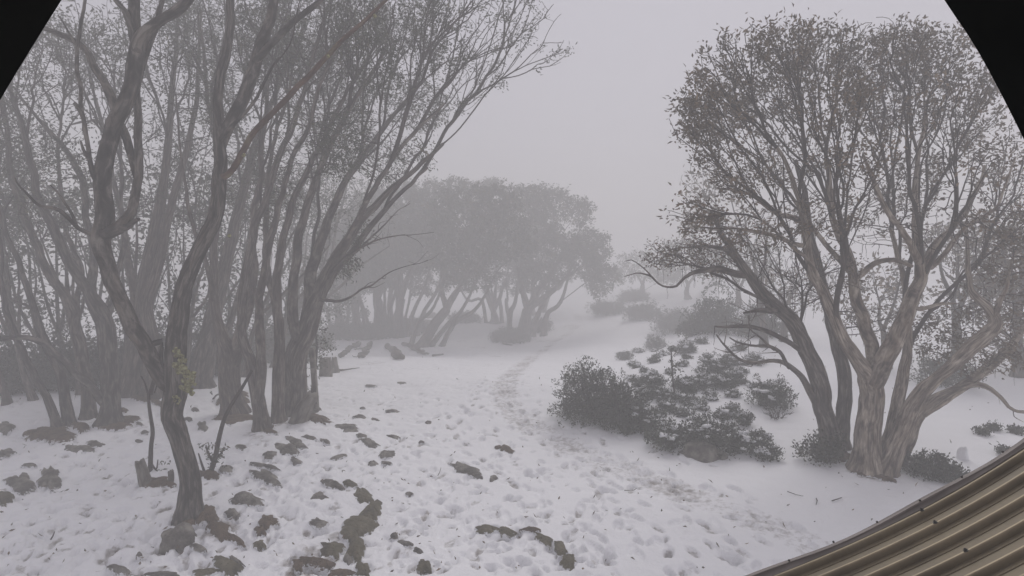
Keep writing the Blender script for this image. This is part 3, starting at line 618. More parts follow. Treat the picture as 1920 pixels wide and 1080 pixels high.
# ---- the stand on the left
GL = 'snow gums of the left-hand stand'
make_tree('snow_gum', 'broad snow gum leaning right over the clearing, right end of left stand', (548, 775), [
    [(547, 775, 0, 48), (556, 700, 0, 42), (568, 640, 0, 42), (588, 580, 0, 36), (618, 510, -0.1, 30), (660, 440, -0.2, 25), (705, 385, -0.3, 20), (760, 330, -0.4, 15), (830, 268, -0.5, 10), (890, 220, -0.6, 6)],
    [(572, 630, 0, 26), (582, 540, 0.3, 24), (604, 450, 0.5, 20), (650, 340, 0.7, 17), (720, 240, 0.9, 13), (800, 150, 1, 9), (880, 90, 1.1, 5)],
    [(564, 660, 0, 22), (548, 560, -0.4, 20), (560, 440, -0.7, 18), (600, 320, -0.9, 15), (660, 200, -1.1, 12), (720, 90, -1.2, 9), (770, 0, -1.3, 6)],
    [(600, 560, 0, 18), (650, 480, 0.2, 15), (720, 400, 0.4, 13), (800, 310, 0.5, 10), (870, 240, 0.6, 7), (950, 170, 0.7, 5), (1010, 120, 0.7, 3)],
    [(620, 505, -0.1, 14), (690, 380, -0.7, 12), (760, 270, -0.9, 10), (830, 190, -1.0, 7), (900, 120, -1.1, 5)],
    [(585, 560, 0, 8), (640, 560, -0.3, 5), (690, 540, -0.4, 4), (740, 510, -0.5, 2.5), (800, 490, -0.5, 1.6), {'grow': 2}],
    [(600, 540, 0, 8), (650, 480, -0.5, 5), (700, 455, -0.6, 4), (760, 442, -0.7, 2.5), (815, 435, -0.7, 1.6), {'grow': 2}],
    [(640, 490, 0, 6), (700, 440, 0.5, 4), (740, 400, 0.6, 2.5), (770, 380, 0.6, 1.6), {'grow': 2}],
], [(1040, 95, 0.6, 45, 22), (1000, 20, 0.5, 60, 35), (950, 60, -0.5, 70, 45), (900, 130, 0.9, 60, 50), (830, 70, -0.8, 80, 60), (760, 40, 1, 80, 60), (860, -10, -1.2, 90, 50), (700, 110, -1.5, 80, 70), (780, 200, 1.2, 70, 60),
    (640, 160, 1.4, 70, 80), (800, 290, -0.5, 28, 28), (720, 300, 1.2, 50, 50), (690, 30, -1.5, 80, 60), (640, 260, -1.2, 60, 60), (940, -50, 0.5, 100, 40), (670, 440, 0.2, 26, 36), (650, 500, 0.2, 30, 26), (760, 290, -0.9, 30, 22), (850, 195, -0.2, 30, 20)],
    group=GL, nattr=5200, limbs=430, cut=8, slim=0.6, bf=0.85, tip=0.0055, leafn=10, clumpy=3.2, barkm='bark_grey', seed=13, growfrom=0.2, step=0.13, dk=0.15, maxn=30000, clz=1.4, L=0.085, W=0.028)
make_tree('snow_gum', 'slim straight snow gum just left of the broad leaning gum', (492, 805), [
    [(492, 802, 0, 30), (482, 740, 0, 24), (470, 680, 0, 22), (455, 620, 0.1, 20), (460, 540, 0.2, 20), (480, 420, 0.3, 18), (520, 300, 0.4, 15), (560, 180, 0.4, 12), (600, 60, 0.5, 9), (630, -40, 0.5, 6)],
    [(484, 760, 0, 18), (492, 680, -0.2, 18), (488, 580, -0.3, 18), (500, 470, -0.4, 16), (540, 340, -0.5, 13), (590, 200, -0.6, 10), (640, 60, -0.7, 7)],
], [(600, 40, 0, 90, 90), (540, 140, 0.8, 80, 90), (640, -60, -0.5, 100, 60), (560, 260, -0.8, 70, 60), (500, 60, 1, 70, 90), (530, 380, 0.8, 50, 60)],
    group=GL, nattr=1426, leafn=10, clumpy=3.2, slim=0.65, bf=0.8, tip=0.0052, step=0.13, dk=0.16, maxn=14000, barkm='bark_grey', seed=15, growfrom=0.35)
make_tree('snow_gum', 'pale smooth snow gum trunk standing right against the slim straight gum', (520, 790), [
    [(522, 788, 0, 24), (524, 700, 0, 22), (526, 640, 0, 21), (520, 540, 0.1, 19), (535, 420, 0.2, 16), (580, 300, 0.3, 13), (640, 190, 0.3, 10), (700, 90, 0.3, 7)],
    [(523, 600, 0, 12), (500, 480, 0.5, 12), (500, 350, 0.6, 10), (530, 220, 0.6, 8), (560, 90, 0.6, 6)],
], [(700, 60, 0, 80, 70), (620, 120, 0.8, 70, 80), (560, 40, 1, 80, 80), (620, 280, -0.8, 60, 60)], group=GL, nattr=965, leafn=10, clumpy=3.2, slim=0.65, bf=0.8, tip=0.0052, step=0.13, dk=0.16, maxn=14000, barkm='bark_dull', seed=16, growfrom=0.4)
make_tree('snow_gum', 'reddish snow gum forking at waist height behind the curved sapling', (436, 775), [
    [(440, 775, 0, 40), (432, 720, 0, 38), (430, 668, 0, 38), (415, 630, 0, 24), (403, 580, 0.1, 20), (398, 500, 0.2, 18), (405, 400, 0.3, 16), (400, 280, 0.3, 13), (385, 160, 0.4, 10), (375, 30, 0.5, 7)],
    [(438, 680, 0, 26), (452, 620, 0.1, 22), (470, 540, 0.2, 20), (478, 440, 0.3, 18), (490, 330, 0.4, 14), (500, 200, 0.5, 11), (520, 70, 0.6, 8)],
    [(403, 580, 0.1, 9), (385, 500, -0.4, 9), (360, 400, -0.6, 8), (340, 300, -0.7, 6), (330, 180, -0.7, 4)],
], [(380, 60, 0.5, 80, 90), (500, 80, 0, 80, 90), (430, 180, -0.7, 70, 80), (340, 160, -0.6, 60, 80), (440, 320, 0.9, 60, 60), (430, -60, 0, 120, 60)], group=GL, nattr=1426, leafn=10, clumpy=3.2, slim=0.65, bf=0.8, tip=0.0052, step=0.13, dk=0.16, maxn=14000, barkm='bark_dull', seed=17, growfrom=0.35)
make_tree('snow_gum', 'thick grey trunk leaning right behind the lichened fork', (375, 725), [
    [(372, 728, 0, 44), (385, 670, 0, 38), (400, 600, 0, 34), (418, 520, 0.2, 28), (440, 420, 0.3, 24), (470, 300, 0.4, 18), (520, 160, 0.5, 12), (570, 30, 0.6, 8)],
    [(380, 700, 0, 20), (405, 660, 0.4, 18), (430, 610, 0.6, 14), (450, 540, 0.7, 11), (480, 440, 0.8, 8)],
], [(560, 60, 0.5, 90, 80), (480, 140, -0.6, 80, 80), (420, 80, 1, 80, 80), (500, 300, 1, 60, 60)], group=GL, nattr=965, leafn=10, clumpy=3.2, slim=0.65, bf=0.8, tip=0.0052, step=0.13, dk=0.16, maxn=14000, barkm='bark_grey', seed=19, growfrom=0.4, D=None)
make_tree('snow_gum', 'tall pale fluted snow gum directly behind the foreground fork', (262, 738), [
    [(250, 738, 0, 46), (258, 650, 0, 38), (268, 560, 0, 32), (285, 470, 0.2, 26), (300, 360, 0.3, 20), (312, 240, 0.4, 15), (325, 100, 0.5, 10), (335, -20, 0.6, 7)],
    [(285, 738, -0.2, 36), (290, 650, -0.2, 30), (282, 560, -0.1, 24), (310, 440, 0, 18), (345, 310, 0, 14), (370, 160, 0, 10), (380, 20, 0, 6), {'att': False}],
    [(262, 600, 0, 18), (240, 500, 0.4, 15), (225, 400, 0.6, 12), (200, 280, 0.7, 9), (170, 150, 0.8, 6)],
], [(340, 40, 0.5, 80, 90), (280, 60, -0.6, 80, 90), (200, 100, 0.8, 80, 90), (360, 160, -0.8, 60, 70), (320, 280, 1, 50, 60)], group=GL, nattr=1196, leafn=10, clumpy=3.2, slim=0.65, bf=0.8, tip=0.0052, step=0.13, dk=0.16, maxn=14000, barkm='bark_dull', seed=21, growfrom=0.4)
make_tree('snow_gum', 'dark snow gum with a long limb arching left near the ground', (205, 792), [
    [(205, 792, 0, 40), (202, 740, 0, 34), (198, 660, 0, 34), (188, 600, 0, 34), (165, 550, 0, 24), (132, 500, 0, 22), (100, 430, -0.1, 20), (70, 350, -0.2, 17), (45, 260, -0.3, 13), (20, 160, -0.3, 9), (10, 60, -0.3, 6)],
    [(185, 600, 0, 18), (178, 540, 0.1, 15), (172, 440, 0.1, 14), (150, 340, 0.1, 13), (132, 290, 0, 12), (95, 245, -0.1, 10), (60, 205, -0.1, 7), (28, 165, -0.2, 4), {'grow': 0.6}],
    [(200, 765, 0, 14), (165, 725, -0.4, 15), (130, 685, -0.6, 14), (90, 650, -0.7, 13), (45, 633, -0.8, 13), (0, 634, -0.8, 12), (-60, 625, -0.8, 8), {'grow': 2}],
    [(192, 620, 0, 14), (215, 540, 0.4, 12), (230, 420, 0.6, 10), (225, 300, 0.7, 8), (215, 160, 0.7, 5)],
], [(60, 120, -0.3, 80, 90), (130, 100, 0.4, 80, 80), (210, 140, 0.6, 60, 90), (40, 260, 0.3, 60, 70), (130, 300, -0.5, 50, 60), (120, 440, 0.5, 50, 50)], group=GL, nattr=1426, leafn=10, clumpy=3.2, slim=0.65, bf=0.8, tip=0.0052, step=0.13, dk=0.16, maxn=14000, barkm='bark_dark', seed=23, growfrom=0.45)
make_tree('snow_gum', 'snow gum trunk kinked left, between the arching gum and the twin slender trunks', (165, 783), [
    [(165, 783, 0.1, 24), (158, 710, 0.1, 22), (146, 640, 0.1, 22), (128, 570, 0.1, 20), (90, 500, 0.1, 18), (50, 420, 0, 16), (20, 320, 0, 14), (5, 200, 0, 10), (5, 80, 0, 7)],
    [(140, 620, 0, 12), (150, 520, 0.5, 10), (120, 400, 0.7, 9), (110, 280, 0.8, 7), (120, 150, 0.8, 5)],
], [(20, 80, 0, 80, 100), (110, 100, 0.7, 70, 90), (30, 250, 0.8, 60, 80), (80, 400, -0.6, 50, 50)], group=GL, nattr=965, leafn=10, clumpy=3.2, slim=0.65, bf=0.8, tip=0.0052, step=0.13, dk=0.16, maxn=14000, barkm='bark_grey', seed=25, growfrom=0.4)
make_tree('snow_gum', 'right one of two slender trunks curving left above the earthy mound', (128, 790), [
    [(128, 790, -0.1, 20), (115, 720, -0.1, 17), (92, 650, -0.1, 16), (60, 570, -0.1, 14), (28, 480, -0.1, 12), (0, 400, -0.1, 11), (-30, 300, -0.1, 8), (-40, 180, 0, 5)],
    [(80, 620, -0.1, 7), (60, 580, 0.3, 6), (20, 560, 0.4, 5), (-20, 540, 0.4, 3)],
], [(-20, 200, 0, 60, 90), (20, 330, 0.5, 50, 60), (-10, 520, 0.4, 30, 40)], group=GL, nattr=459, leafn=10, clumpy=3.2, slim=0.65, bf=0.8, tip=0.0052, step=0.13, dk=0.16, maxn=14000, barkm='bark_dark', seed=27, growfrom=0.45)
make_tree('snow_gum', 'left one of two slender trunks curving left above the earthy mound', (108, 794), [
    [(108, 794, -0.2, 16), (95, 750, -0.2, 14), (62, 700, -0.2, 14), (38, 655, -0.2, 14), (18, 600, -0.2, 13), (0, 540, -0.2, 12), (-30, 430, -0.2, 9), (-60, 300, -0.2, 5)],
], [(-60, 280, 0, 60, 80), (-20, 400, 0.4, 40, 60)], group=GL, nattr=276, leafn=10, clumpy=3.2, slim=0.65, bf=0.8, tip=0.0052, step=0.13, dk=0.16, maxn=14000, barkm='bark_dark', seed=29, growfrom=0.5)

# ---- generic trees farther off
def far_tree(label, base, fork, heads, clumps, w, seed, group, cat='tree', nattr=420, leafn=6, L=0.17, W=0.065, barkm='bark_grey', leafm='leaf', name='snow_gum', shell=0.45, step=0.28, dk=0.34, **kw):
    bx, by = base; r = random.Random(seed)
    st = [[(bx, by, 0, w), ((bx + fork[0]) / 2 + r.uniform(-4, 4), (by + fork[1]) / 2, 0, w * 0.85), (fork[0], fork[1], 0, w * 0.75)]]
    for (hx, hy) in heads:
        dd = r.uniform(-0.9, 0.9); st.append([(fork[0], fork[1], 0, w * 0.5), ((fork[0] * 2 + hx) / 3 + r.uniform(-6, 6), (fork[1] * 2 + hy) / 3, dd * 0.3, w * 0.42), ((fork[0] + hx * 2) / 3 + r.uniform(-6, 6), (fork[1] + hy * 2) / 3, dd * 0.7, w * 0.3), (hx, hy, dd, w * 0.16)])
    cl = [(c[0], c[1], r.uniform(-0.8, 0.8), c[2], c[3]) for c in clumps]
    dn_ = 1.3 if group == GM else 1.0
    if group == GM: cl = cl + [(c[0] + r.uniform(-30, 30), c[1] + r.uniform(25, 75), 0.3, c[2] * 0.8, c[3] * 0.7) for c in clumps[:3]]
    if group == GM:
        for o_ in (-0.9, 0.7, 1.5):
            bx2 = bx + o_ * w; hx = heads[0][0] + o_ * 40; st.append([(bx2, by - r.uniform(2, 8), 0.3, w * 0.42), (bx2 + (hx - bx2) * 0.25 + r.uniform(-6, 6), by - 45, 0.3, w * 0.36), (bx2 + (hx - bx2) * 0.6, (by + heads[0][1]) / 2, 0.4, w * 0.28), (hx, heads[0][1], 0.5, w * 0.12), {'att': False}])
    return make_tree(name, label, base, st, cl, cat=cat, group=group, nattr=int(nattr * 1.8 * dn_), leafn=int(leafn * 1.4 * dn_), L=L * dn_, W=W * dn_, barkm=barkm, leafm=leafm, seed=seed, sides=8, growfrom=0.3, step=step, dk=dk, di=2.0, clumpy=0.8 if group != GM else 0.0, shell=shell, tip=0.007, leafspread=0.14, maxn=9000, **kw)
GM = 'hazy snow gums across the clearing'
far_tree('hazy gum leaning right over the scattered logs', (792, 650), (838, 578), [(880, 500), (930, 450), (820, 470)], [(880, 400, 90, 55), (930, 380, 60, 40), (860, 470, 80, 50), (950, 440, 60, 50)], 24, 31, GM, nattr=700, leafn=11)
far_tree('hazy upright gum at the right of the dense trunks, left of leaning one', (748, 632), (752, 560), [(790, 450), (740, 430), (700, 480)], [(790, 390, 80, 55), (740, 430, 70, 60), (840, 370, 60, 38), (700, 500, 60, 50)], 22, 32, GM, nattr=700, leafn=11)
far_tree('hazy gum in the middle of the dense far trunks', (712, 632), (708, 560), [(690, 450), (760, 400), (720, 470)], [(740, 380, 60, 42), (690, 440, 70, 50), (780, 430, 60, 50)], 20, 33, GM, nattr=500, leafn=11)
far_tree('hazy gum at the left of the dense far trunks, beyond the stumps', (672, 634), (664, 570), [(640, 480), (690, 440)], [(650, 440, 60, 60), (700, 400, 50, 50), (640, 520, 50, 40)], 20, 34, GM, nattr=420, leafn=10)
far_tree('faint gum farthest left beyond the stumps, half hidden by the leafy sapling', (636, 626), (632, 570), [(620, 470), (650, 500)], [(640, 490, 50, 50), (600, 460, 50, 50)], 18, 35, GM, nattr=300, leafn=9)
far_tree('faint thin gum standing behind the dense far trunks', (735, 615), (732, 550), [(720, 440), (760, 450)], [(750, 470, 60, 40), (800, 480, 60, 40)], 14, 36, GM, nattr=300, leafn=10)
far_tree('hazy many-stemmed gum where the side trail meets the main path', (928, 606), (925, 585), [(890, 520), (930, 500), (960, 510), (910, 510)], [(930, 450, 70, 50), (890, 470, 60, 50), (980, 400, 60, 42), (920, 380, 70, 45)], 18, 37, GM, nattr=700, leafn=11)
far_tree('hazy stout gum leaning right beside the far path', (978, 632), (990, 580), [(1010, 500), (1060, 470), (970, 500), (1090, 500)], [(1040, 390, 62, 38), (1085, 400, 28, 26), (1100, 470, 48, 46), (1040, 480, 70, 50), (1000, 370, 50, 24), (1120, 500, 36, 30), (1010, 520, 50, 30)], 28, 38, GM, nattr=900, leafn=11)
far_tree('very faint gum behind the stout gum beside the far path', (1000, 590), (1000, 560), [(1010, 490), (1050, 500)], [(1020, 470, 60, 40), (960, 460, 50, 40)], 14, 39, GM, nattr=250, leafn=9)
GB = 'misty gums behind the left-hand stand'
bl = [('misty gum at the extreme left behind the slender trunks', 14, 758, 13), ('misty gum second from the left edge', 62, 752, 13), ('misty gum behind the arching dark gum', 150, 738, 13), ('misty gum seen between the dark gum and the pale fluted gum', 232, 728, 13),
      ('misty gum behind the lichened fork to its right', 345, 712, 13), ('misty gum behind the forking reddish gum', 455, 705, 13), ('misty gum behind the slim straight gum', 512, 690, 13), ('misty gum just left of the wooden post', 572, 678, 13)]
for k, (lb, x, y, w) in enumerate(bl):
    rr_ = random.Random(90 + k); ln = (x - 250) * 0.35 + rr_.uniform(-40, 40)
    far_tree(lb, (x, y), (x + ln * 0.3, y - 110), [(x + ln - 40, 420), (x + ln + 30, 380), (x + ln + 70, 460), (x + ln, 300)],
             [(x + ln - 30, 330, 70, 70), (x + ln + 40, 260, 80, 70), (x + ln + 10, 180, 70, 60), (x + ln + 60, 400, 50, 50), (x + ln - 20, 110, 70, 60), (x + ln + 30, 40, 80, 50)], w, 50 + k, GB, nattr=520, leafn=6, step=0.24, L=0.11, W=0.04)
GC = 'dim trees deep in the left-hand stand'
for k, (x, y) in enumerate([(-20, 742), (38, 728), (95, 724), (128, 716), (190, 712), (268, 704), (318, 700), (388, 694), (425, 690), (482, 684), (540, 668)]):
    rr_ = random.Random(190 + k); ln = (x - 280) * 0.4 + rr_.uniform(-40, 40)
    far_tree(['dim gum deep in the stand at the left photo edge', 'dim gum deep in the stand, next one from the left edge', 'dim gum seen between the slender curving trunks', 'dim gum deep behind the kinked trunk', 'dim gum deep behind the arching dark gum', 'dim gum deep behind the pale fluted gum',
              'dim gum deep behind the left limb of the forked foreground gum', 'dim gum deep behind the lichened fork', 'dim gum deep behind the forking reddish gum', 'dim gum deep behind the slim straight gum', 'dim gum deep behind the broad leaning gum'][k], (x, y), (x + ln * 0.3, y - 90), [(x + ln - 30, 440), (x + ln + 30, 400), (x + ln + 50, 480)],
             [(x + ln - 30, 420, 60, 60), (x + ln + 30, 360, 60, 60), (x + ln, 500, 60, 50), (x + ln * 0.7 + 20, 570, 60, 36), (x + ln * 0.5 - 20, 610, 60, 34), (x + ln * 0.4 + 10, 650, 50, 26)], 13, 150 + k, GC, nattr=520, leafn=9, step=0.3, dk=0.34, L=0.15, W=0.06)
GR = 'misty gums behind the roof-side gum'
far_tree('misty round-headed gum behind the left shoulder of the big crown', (1430, 650), (1425, 560), [(1340, 400), (1390, 380), (1440, 420)], [(1320, 340, 55, 38), (1375, 340, 50, 38), (1300, 400, 34, 34), (1400, 420, 50, 40)], 16, 61, GR, nattr=520, leafn=5, leafm='leaf_brown')
far_tree('misty gum filling the gap right of the big pale trunk', (1790, 690), (1790, 600), [(1760, 480), (1830, 470), (1880, 520)], [(1770, 460, 60, 50), (1840, 450, 60, 50), (1890, 520, 50, 50), (1820, 560, 70, 40), (1780, 600, 60, 30), (1860, 610, 60, 36), (1900, 650, 50, 30)], 20, 62, GR, nattr=1100, leafn=9, leafm='leaf_brown')
far_tree('misty gum at the right edge of the photo above the roof', (1908, 705), (1905, 600), [(1880, 450), (1930, 430)], [(1900, 430, 60, 60), (1930, 500, 60, 60), (1880, 580, 60, 50), (1860, 640, 50, 30)], 24, 63, GR, nattr=520, leafn=8, leafm='leaf_brown')
far_tree('misty gum behind the twin lower trunks of the darker leaning gum', (1660, 690), (1655, 620), [(1640, 540), (1690, 520)], [(1650, 520, 60, 40), (1700, 560, 50, 40), (1600, 560, 40, 40)], 14, 64, GR, nattr=300, leafn=6, leafm='leaf_brown')
far_tree('very faint gum on the slope behind the leaning dark gum', (1470, 640), (1470, 580), [(1450, 530), (1500, 520)], [(1460, 540, 50, 40), (1520, 540, 50, 50)], 14, 65, GR, nattr=260, leafn=6, leafm='leaf_brown')

GF = 'barely visible gums beyond the far bend of the path'
far_tree('faintest gum beyond the far bend, left one', (1205, 556), (1205, 535), [(1190, 505), (1225, 500)], [(1200, 495, 50, 28), (1240, 505, 40, 26), (1170, 512, 34, 20)], 12, 81, GF, nattr=300, leafn=8, L=0.26, W=0.11)
far_tree('faintest gum beyond the far bend, right one', (1290, 560), (1290, 535), [(1275, 495), (1310, 490)], [(1285, 480, 55, 34), (1330, 490, 45, 34), (1260, 510, 40, 26)], 12, 82, GF, nattr=300, leafn=8, L=0.26, W=0.11)
far_tree('faint gum behind the twiggy limb tips of the leaning dark gum', (1385, 572), (1385, 540), [(1370, 490), (1410, 480)], [(1380, 480, 50, 34), (1420, 490, 50, 40), (1350, 520, 45, 28)], 12, 83, GF, nattr=300, leafn=8, L=0.22, W=0.09)
# ------------------------------------------------------------------ shrubs
def shrub(label, px, py, w, h, seed, dens=1.0, group='shrubs on the snowy slope', name='shrub', cat='shrub', leafm='shrub', bare=False, L=0.05, stemw=1.0, open_=0.0, snowy=False):
    r = np.random.default_rng(seed); g, d = ground(px, py + h * 0.5)
    m = d / FPX; W = w * 0.5 * m; Hh = h * m * (0.85 if w > 100 else 0.66)
    root = empty(name, tuple(g), label, cat, group)
    sb = MB(); tips = []; ns = max(5, int(7 + 16 * W))
    for k in range(ns):
        a = r.uniform(0, 6.283); q = r.uniform(0.15, 1) ** 0.6; e = g + np.array([math.cos(a) * W * q * 0.95, math.sin(a) * W * q * 0.85, Hh * (1 - 0.6 * q * q) * r.uniform(0.7, 1)])
        b = g + np.array([math.cos(a) * W * 0.2 * q, math.sin(a) * W * 0.2 * q, -0.05]); mid = (b + e) / 2 + np.array([0, 0, Hh * 0.12]) + r.normal(0, 0.05 * Hh, 3)
        P = catmull([b, mid, e], max(0.05, Hh * 0.12)); P[1:-1] += r.normal(0, 0.015, P[1:-1].shape)
        tube(sb, P, np.linspace(0.011, 0.004, len(P)) * stemw * (0.6 + min(1, Hh)), 4); tips.append(e)
        for _ in range(3 if not bare else 5):
            i = int(r.integers(len(P) // 3, len(P))); dv = unit(unit(P[-1] - P[0]) + r.normal(0, 0.5, 3)); e2 = P[i] + dv * Hh * r.uniform(0.15, 0.4)
            tube(sb, [P[i], (P[i] + e2) / 2 + r.normal(0, 0.01, 3), e2], [0.005 * stemw, 0.004 * stemw, 0.002], 3); tips.append(e2)
    sb.build('stems', M['twig'], root)
    if not bare:
        area = W * W * 2 + W * Hh * 2.5; n = int(150 * dens * area) + 14
        # clumps of leaves over an uneven dome, plus the twig tips
        v = r.normal(0, 1, (n, 3)); v[:, 2] = np.abs(v[:, 2]); v /= np.linalg.norm(v, axis=1)[:, None]
        q = r.random(n)[:, None] ** (0.45 if open_ < 0.3 else 0.7)
        lump = 1 + 0.55 * vnoise(v[:, 0] * 2.3 + seed, v[:, 1] * 2.3 + v[:, 2] * 1.3, 30)[:, None] + 0.35 * vnoise(v[:, 0] * 6 + seed, v[:, 1] * 6 + v[:, 2] * 5, 31)[:, None]
        P = g + v * q * lump * np.array([W, W * 0.85, Hh])
        P = P[P[:, 2] > H(P[:, 0], P[:, 1]) + 0.03]
        P = np.vstack([P, np.array(tips)]); Dn = P - g; Dn[:, 2] += 0.25 * Hh; Dn /= np.linalg.norm(Dn, axis=1)[:, None] + 1e-9
        lb = MB(); leaves(lb, P, Dn, 11, L, L * 0.5, L * 0.75, r, droop=-0.1); lb.build('foliage', M[leafm], root)
        if snowy:
            tops = P[P[:, 2] > g[2] + Hh * 0.45]
            for i in r.choice(len(tops), min(len(tops), int(5 + 18 * W)), replace=False):
                V_, F_ = ico(2); nz = np.array([mnoise.noise(Vector(v * 2.2 + tops[i] * 5)) for v in V_]); mb_ = MB(); sz = r.uniform(0.025, 0.075)
                mb_.add(tops[i] + [0, 0, 0.02] + V_ * (1 + 1.2 * nz)[:, None] * [sz * 1.3, sz, sz * 0.5], None, F_); mb_.build('snow_clump', M['snow'], root)
    return root
SH = [
 ('largest rounded shrub beside the bend of the path', 1112, 724, 155, 118, 1.5), ('wide dark shrub merging with the right flank of the largest shrub', 1165, 748, 110, 96, 1.4), ('little tuft shrub at the foot of the largest shrub', 1176, 800, 30, 26, 1),
 ('dark shrub running down-slope right of the largest shrub', 1216, 778, 80, 52, 1.3), ('shrub with bare stems showing under its left side', 1252, 806, 88, 60, 1.1), ('wide shrub growing over the dark boulder', 1334, 806, 120, 62, 1.3),
 ('leggy open shrub just right of the boulder', 1392, 824, 62, 46, 0.8), ('low round shrub nearest the dark leaning gum, end of the shrub belt', 1438, 842, 50, 36, 1.1), ('small shrub behind the low round shrub at the end of the belt', 1424, 816, 40, 26, 0.9),
 ('rounded snowy shrub just up-slope of the dark shrub', 1226, 708, 50, 36, 1), ('flat shrub below the tall thin seedling', 1236, 736, 48, 26, 1), ('sprawling shrub right of the thin seedling', 1282, 716, 42, 32, 1),
 ('bushy low shrub in the middle of the snowy slope', 1314, 712, 50, 32, 1), ('long flat dark shrub at the centre of the slope', 1280, 742, 54, 16, 1.1), ('large ragged shrub high on the slope', 1340, 674, 72, 52, 1),
 ('shrub hugging the lower edge of the large ragged shrub', 1354, 708, 52, 36, 1), ('pale shrub near the top left of the slope', 1287, 645, 42, 32, 1), ('hazy shrub where the slope meets the white path', 1230, 635, 48, 40, 1.2),
 ('small hazy shrub directly behind the largest shrub', 1172, 663, 38, 24, 1.1), ('flat little shrub beside the small hazy shrub', 1196, 656, 24, 10, 1), ('compact shrub between ragged shrub and dome shrub', 1381, 698, 30, 24, 1),
 ('misty shrub under the dead limb tips', 1372, 670, 34, 28, 1), ('smooth dome-shaped dark shrub under the dead limbs', 1446, 724, 86, 72, 1.6), ('narrow shrub in bare snow below the slope', 1362, 772, 34, 18, 1),
 ('upright pointed shrub in bare snow below the slope', 1396, 780, 36, 32, 1.1), ('flat snow-pressed shrub above the boulder shrub', 1250, 758, 30, 13, 1), ('tiny knotted shrub up-slope of the boulder shrub', 1286, 770, 30, 16, 0.9),
 ('tiny shrub right of the long flat dark shrub', 1331, 736, 24, 16, 0.9), ('faint shrub at the top of the slope near the dead limbs', 1386, 646, 26, 20, 1), ('faint low shrub at the top centre of the slope', 1314, 636, 28, 15, 1),
 ('tiny tuft above the largest shrub', 1192, 684, 13, 12, 0.8), ('lone tiny tuft in open snow by the path', 1232, 668, 13, 8, 0.8), ('flat straggling shrub left of the dome shrub', 1374, 736, 36, 11, 0.7),
 ('low shrub under the long flat dark shrub', 1310, 754, 32, 13, 0.9), ('misty flat shrub behind the dome shrub', 1412, 670, 42, 24, 1)]
for k, (lb, x, y, w, h, dn) in enumerate(SH): shrub(lb, x, y, w, h, 200 + k, dn, open_=0.25 if w > 40 else 0.5, snowy=x > 1180)
for k, (lb, x, y, w, h) in enumerate([('dim undergrowth bush at the left edge under the stand', 20, 680, 120, 110), ('dim undergrowth bush behind the kinked trunk', 130, 676, 130, 100), ('dim undergrowth bush behind the pale fluted gum', 300, 664, 130, 96), ('dim undergrowth bush behind the forking reddish gum', 410, 656, 120, 90), ('dim undergrowth bush behind the straight gums', 520, 640, 120, 80), ('dim undergrowth bush between dark arching gum and fluted gum', 215, 668, 100, 96), ('dim undergrowth bush left of the hazy stump pair', 590, 634, 70, 40)]):
    shrub(lb, x, y, w, h, 280 + k, 0.8, group='dim bushes under the stand', L=0.09)
tr_ = np.random.default_rng(51)
for k in range(46):
    u = tr_.random(); x = 1185 + 250 * tr_.random(); y = 650 + (120 + (x - 1185) * 0.08) * u
    if 1400 < x and y > 735: continue
    shrub('tiny snow-pressed tuft scattered among the larger slope shrubs', x, y, tr_.uniform(12, 28), tr_.uniform(6, 11), 700 + k, 0.9, group='tiny tufts scattered over the snowy slope', name='tuft', open_=0.5, snowy=tr_.random() < 0.5)
for k, (lb, x, y, w, h) in enumerate([('misty low bush under the far gums, beside the hazy stumps', 650, 612, 90, 44), ('misty low bush under the dense far trunks', 705, 610, 90, 46), ('misty low bush behind the leaning far gum', 765, 604, 80, 40), ('misty low bush between the two far clumps', 870, 590, 60, 26), ('misty low bush at the foot of the stout far gum', 955, 622, 70, 34), ('misty low bush right of the stout far gum, beside the path', 1010, 604, 44, 34)]):
    shrub(lb, x, y, w, h, 290 + k, 0.5, group='misty bushes under the far gums', L=0.11)
HZ = [('misty shrub by the far bend of the path, nearest the white snow', 1140, 568, 76, 40), ('misty shrub right of the far bend', 1205, 574, 74, 46), ('very faint shrub high behind the far bend', 1185, 548, 66, 30),
      ('misty shrub bank at the foot of the fogged hillside', 1268, 590, 90, 60), ('misty tall shrub behind the dead limb tips', 1340, 585, 110, 74), ('misty tall shrub left of the leaning dark trunk', 1425, 590, 90, 80), ('faint shrub beneath the misty tall shrubs', 1300, 612, 60, 30)]
for k, (lb, x, y, w, h) in enumerate(HZ): shrub(lb, x, y, w, h, 300 + k, 0.5, group='misty shrubs at the foot of the hillside', L=0.09)
GT = 'shrubs round the roof-side gum'
shrub('dense dark shrub right behind the pale gum trunk', 1745, 862, 96, 60, 320, 1.5, GT)
shrub('open leafy shrub closest to the metal roof', 1792, 884, 56, 44, 321, 0.8, GT)
shrub('leafy suckers round the foot of the dark leaning gum', 1548, 830, 92, 66, 322, 0.55, GT, open_=0.5, L=0.06)
shrub('leafy shoots hanging behind the slanted pale trunk', 1770, 690, 130, 60, 323, 0.5, GT, open_=0.5, L=0.06)
shrub('bare twiggy bush in front of the dome shrub', 1456, 762, 54, 44, 324, bare=True, stemw=1.2, group=GT, name='bare_bush', cat='bush')
for k, (lb, x, y) in enumerate([('tiny sprig in snow beyond the roof, nearest the pale stump', 1840, 808), ('tiny sprig in snow beyond the roof, highest up', 1862, 800), ('tiny sprig in snow beyond the roof, at photo edge', 1908, 806), ('tiny dark tuft just above the roof edge', 1888, 846)]):
    shrub(lb, x, y, 22, 14, 330 + k, 0.5, 'sprigs beyond the roof', 'sprig', 'plant', open_=0.5)
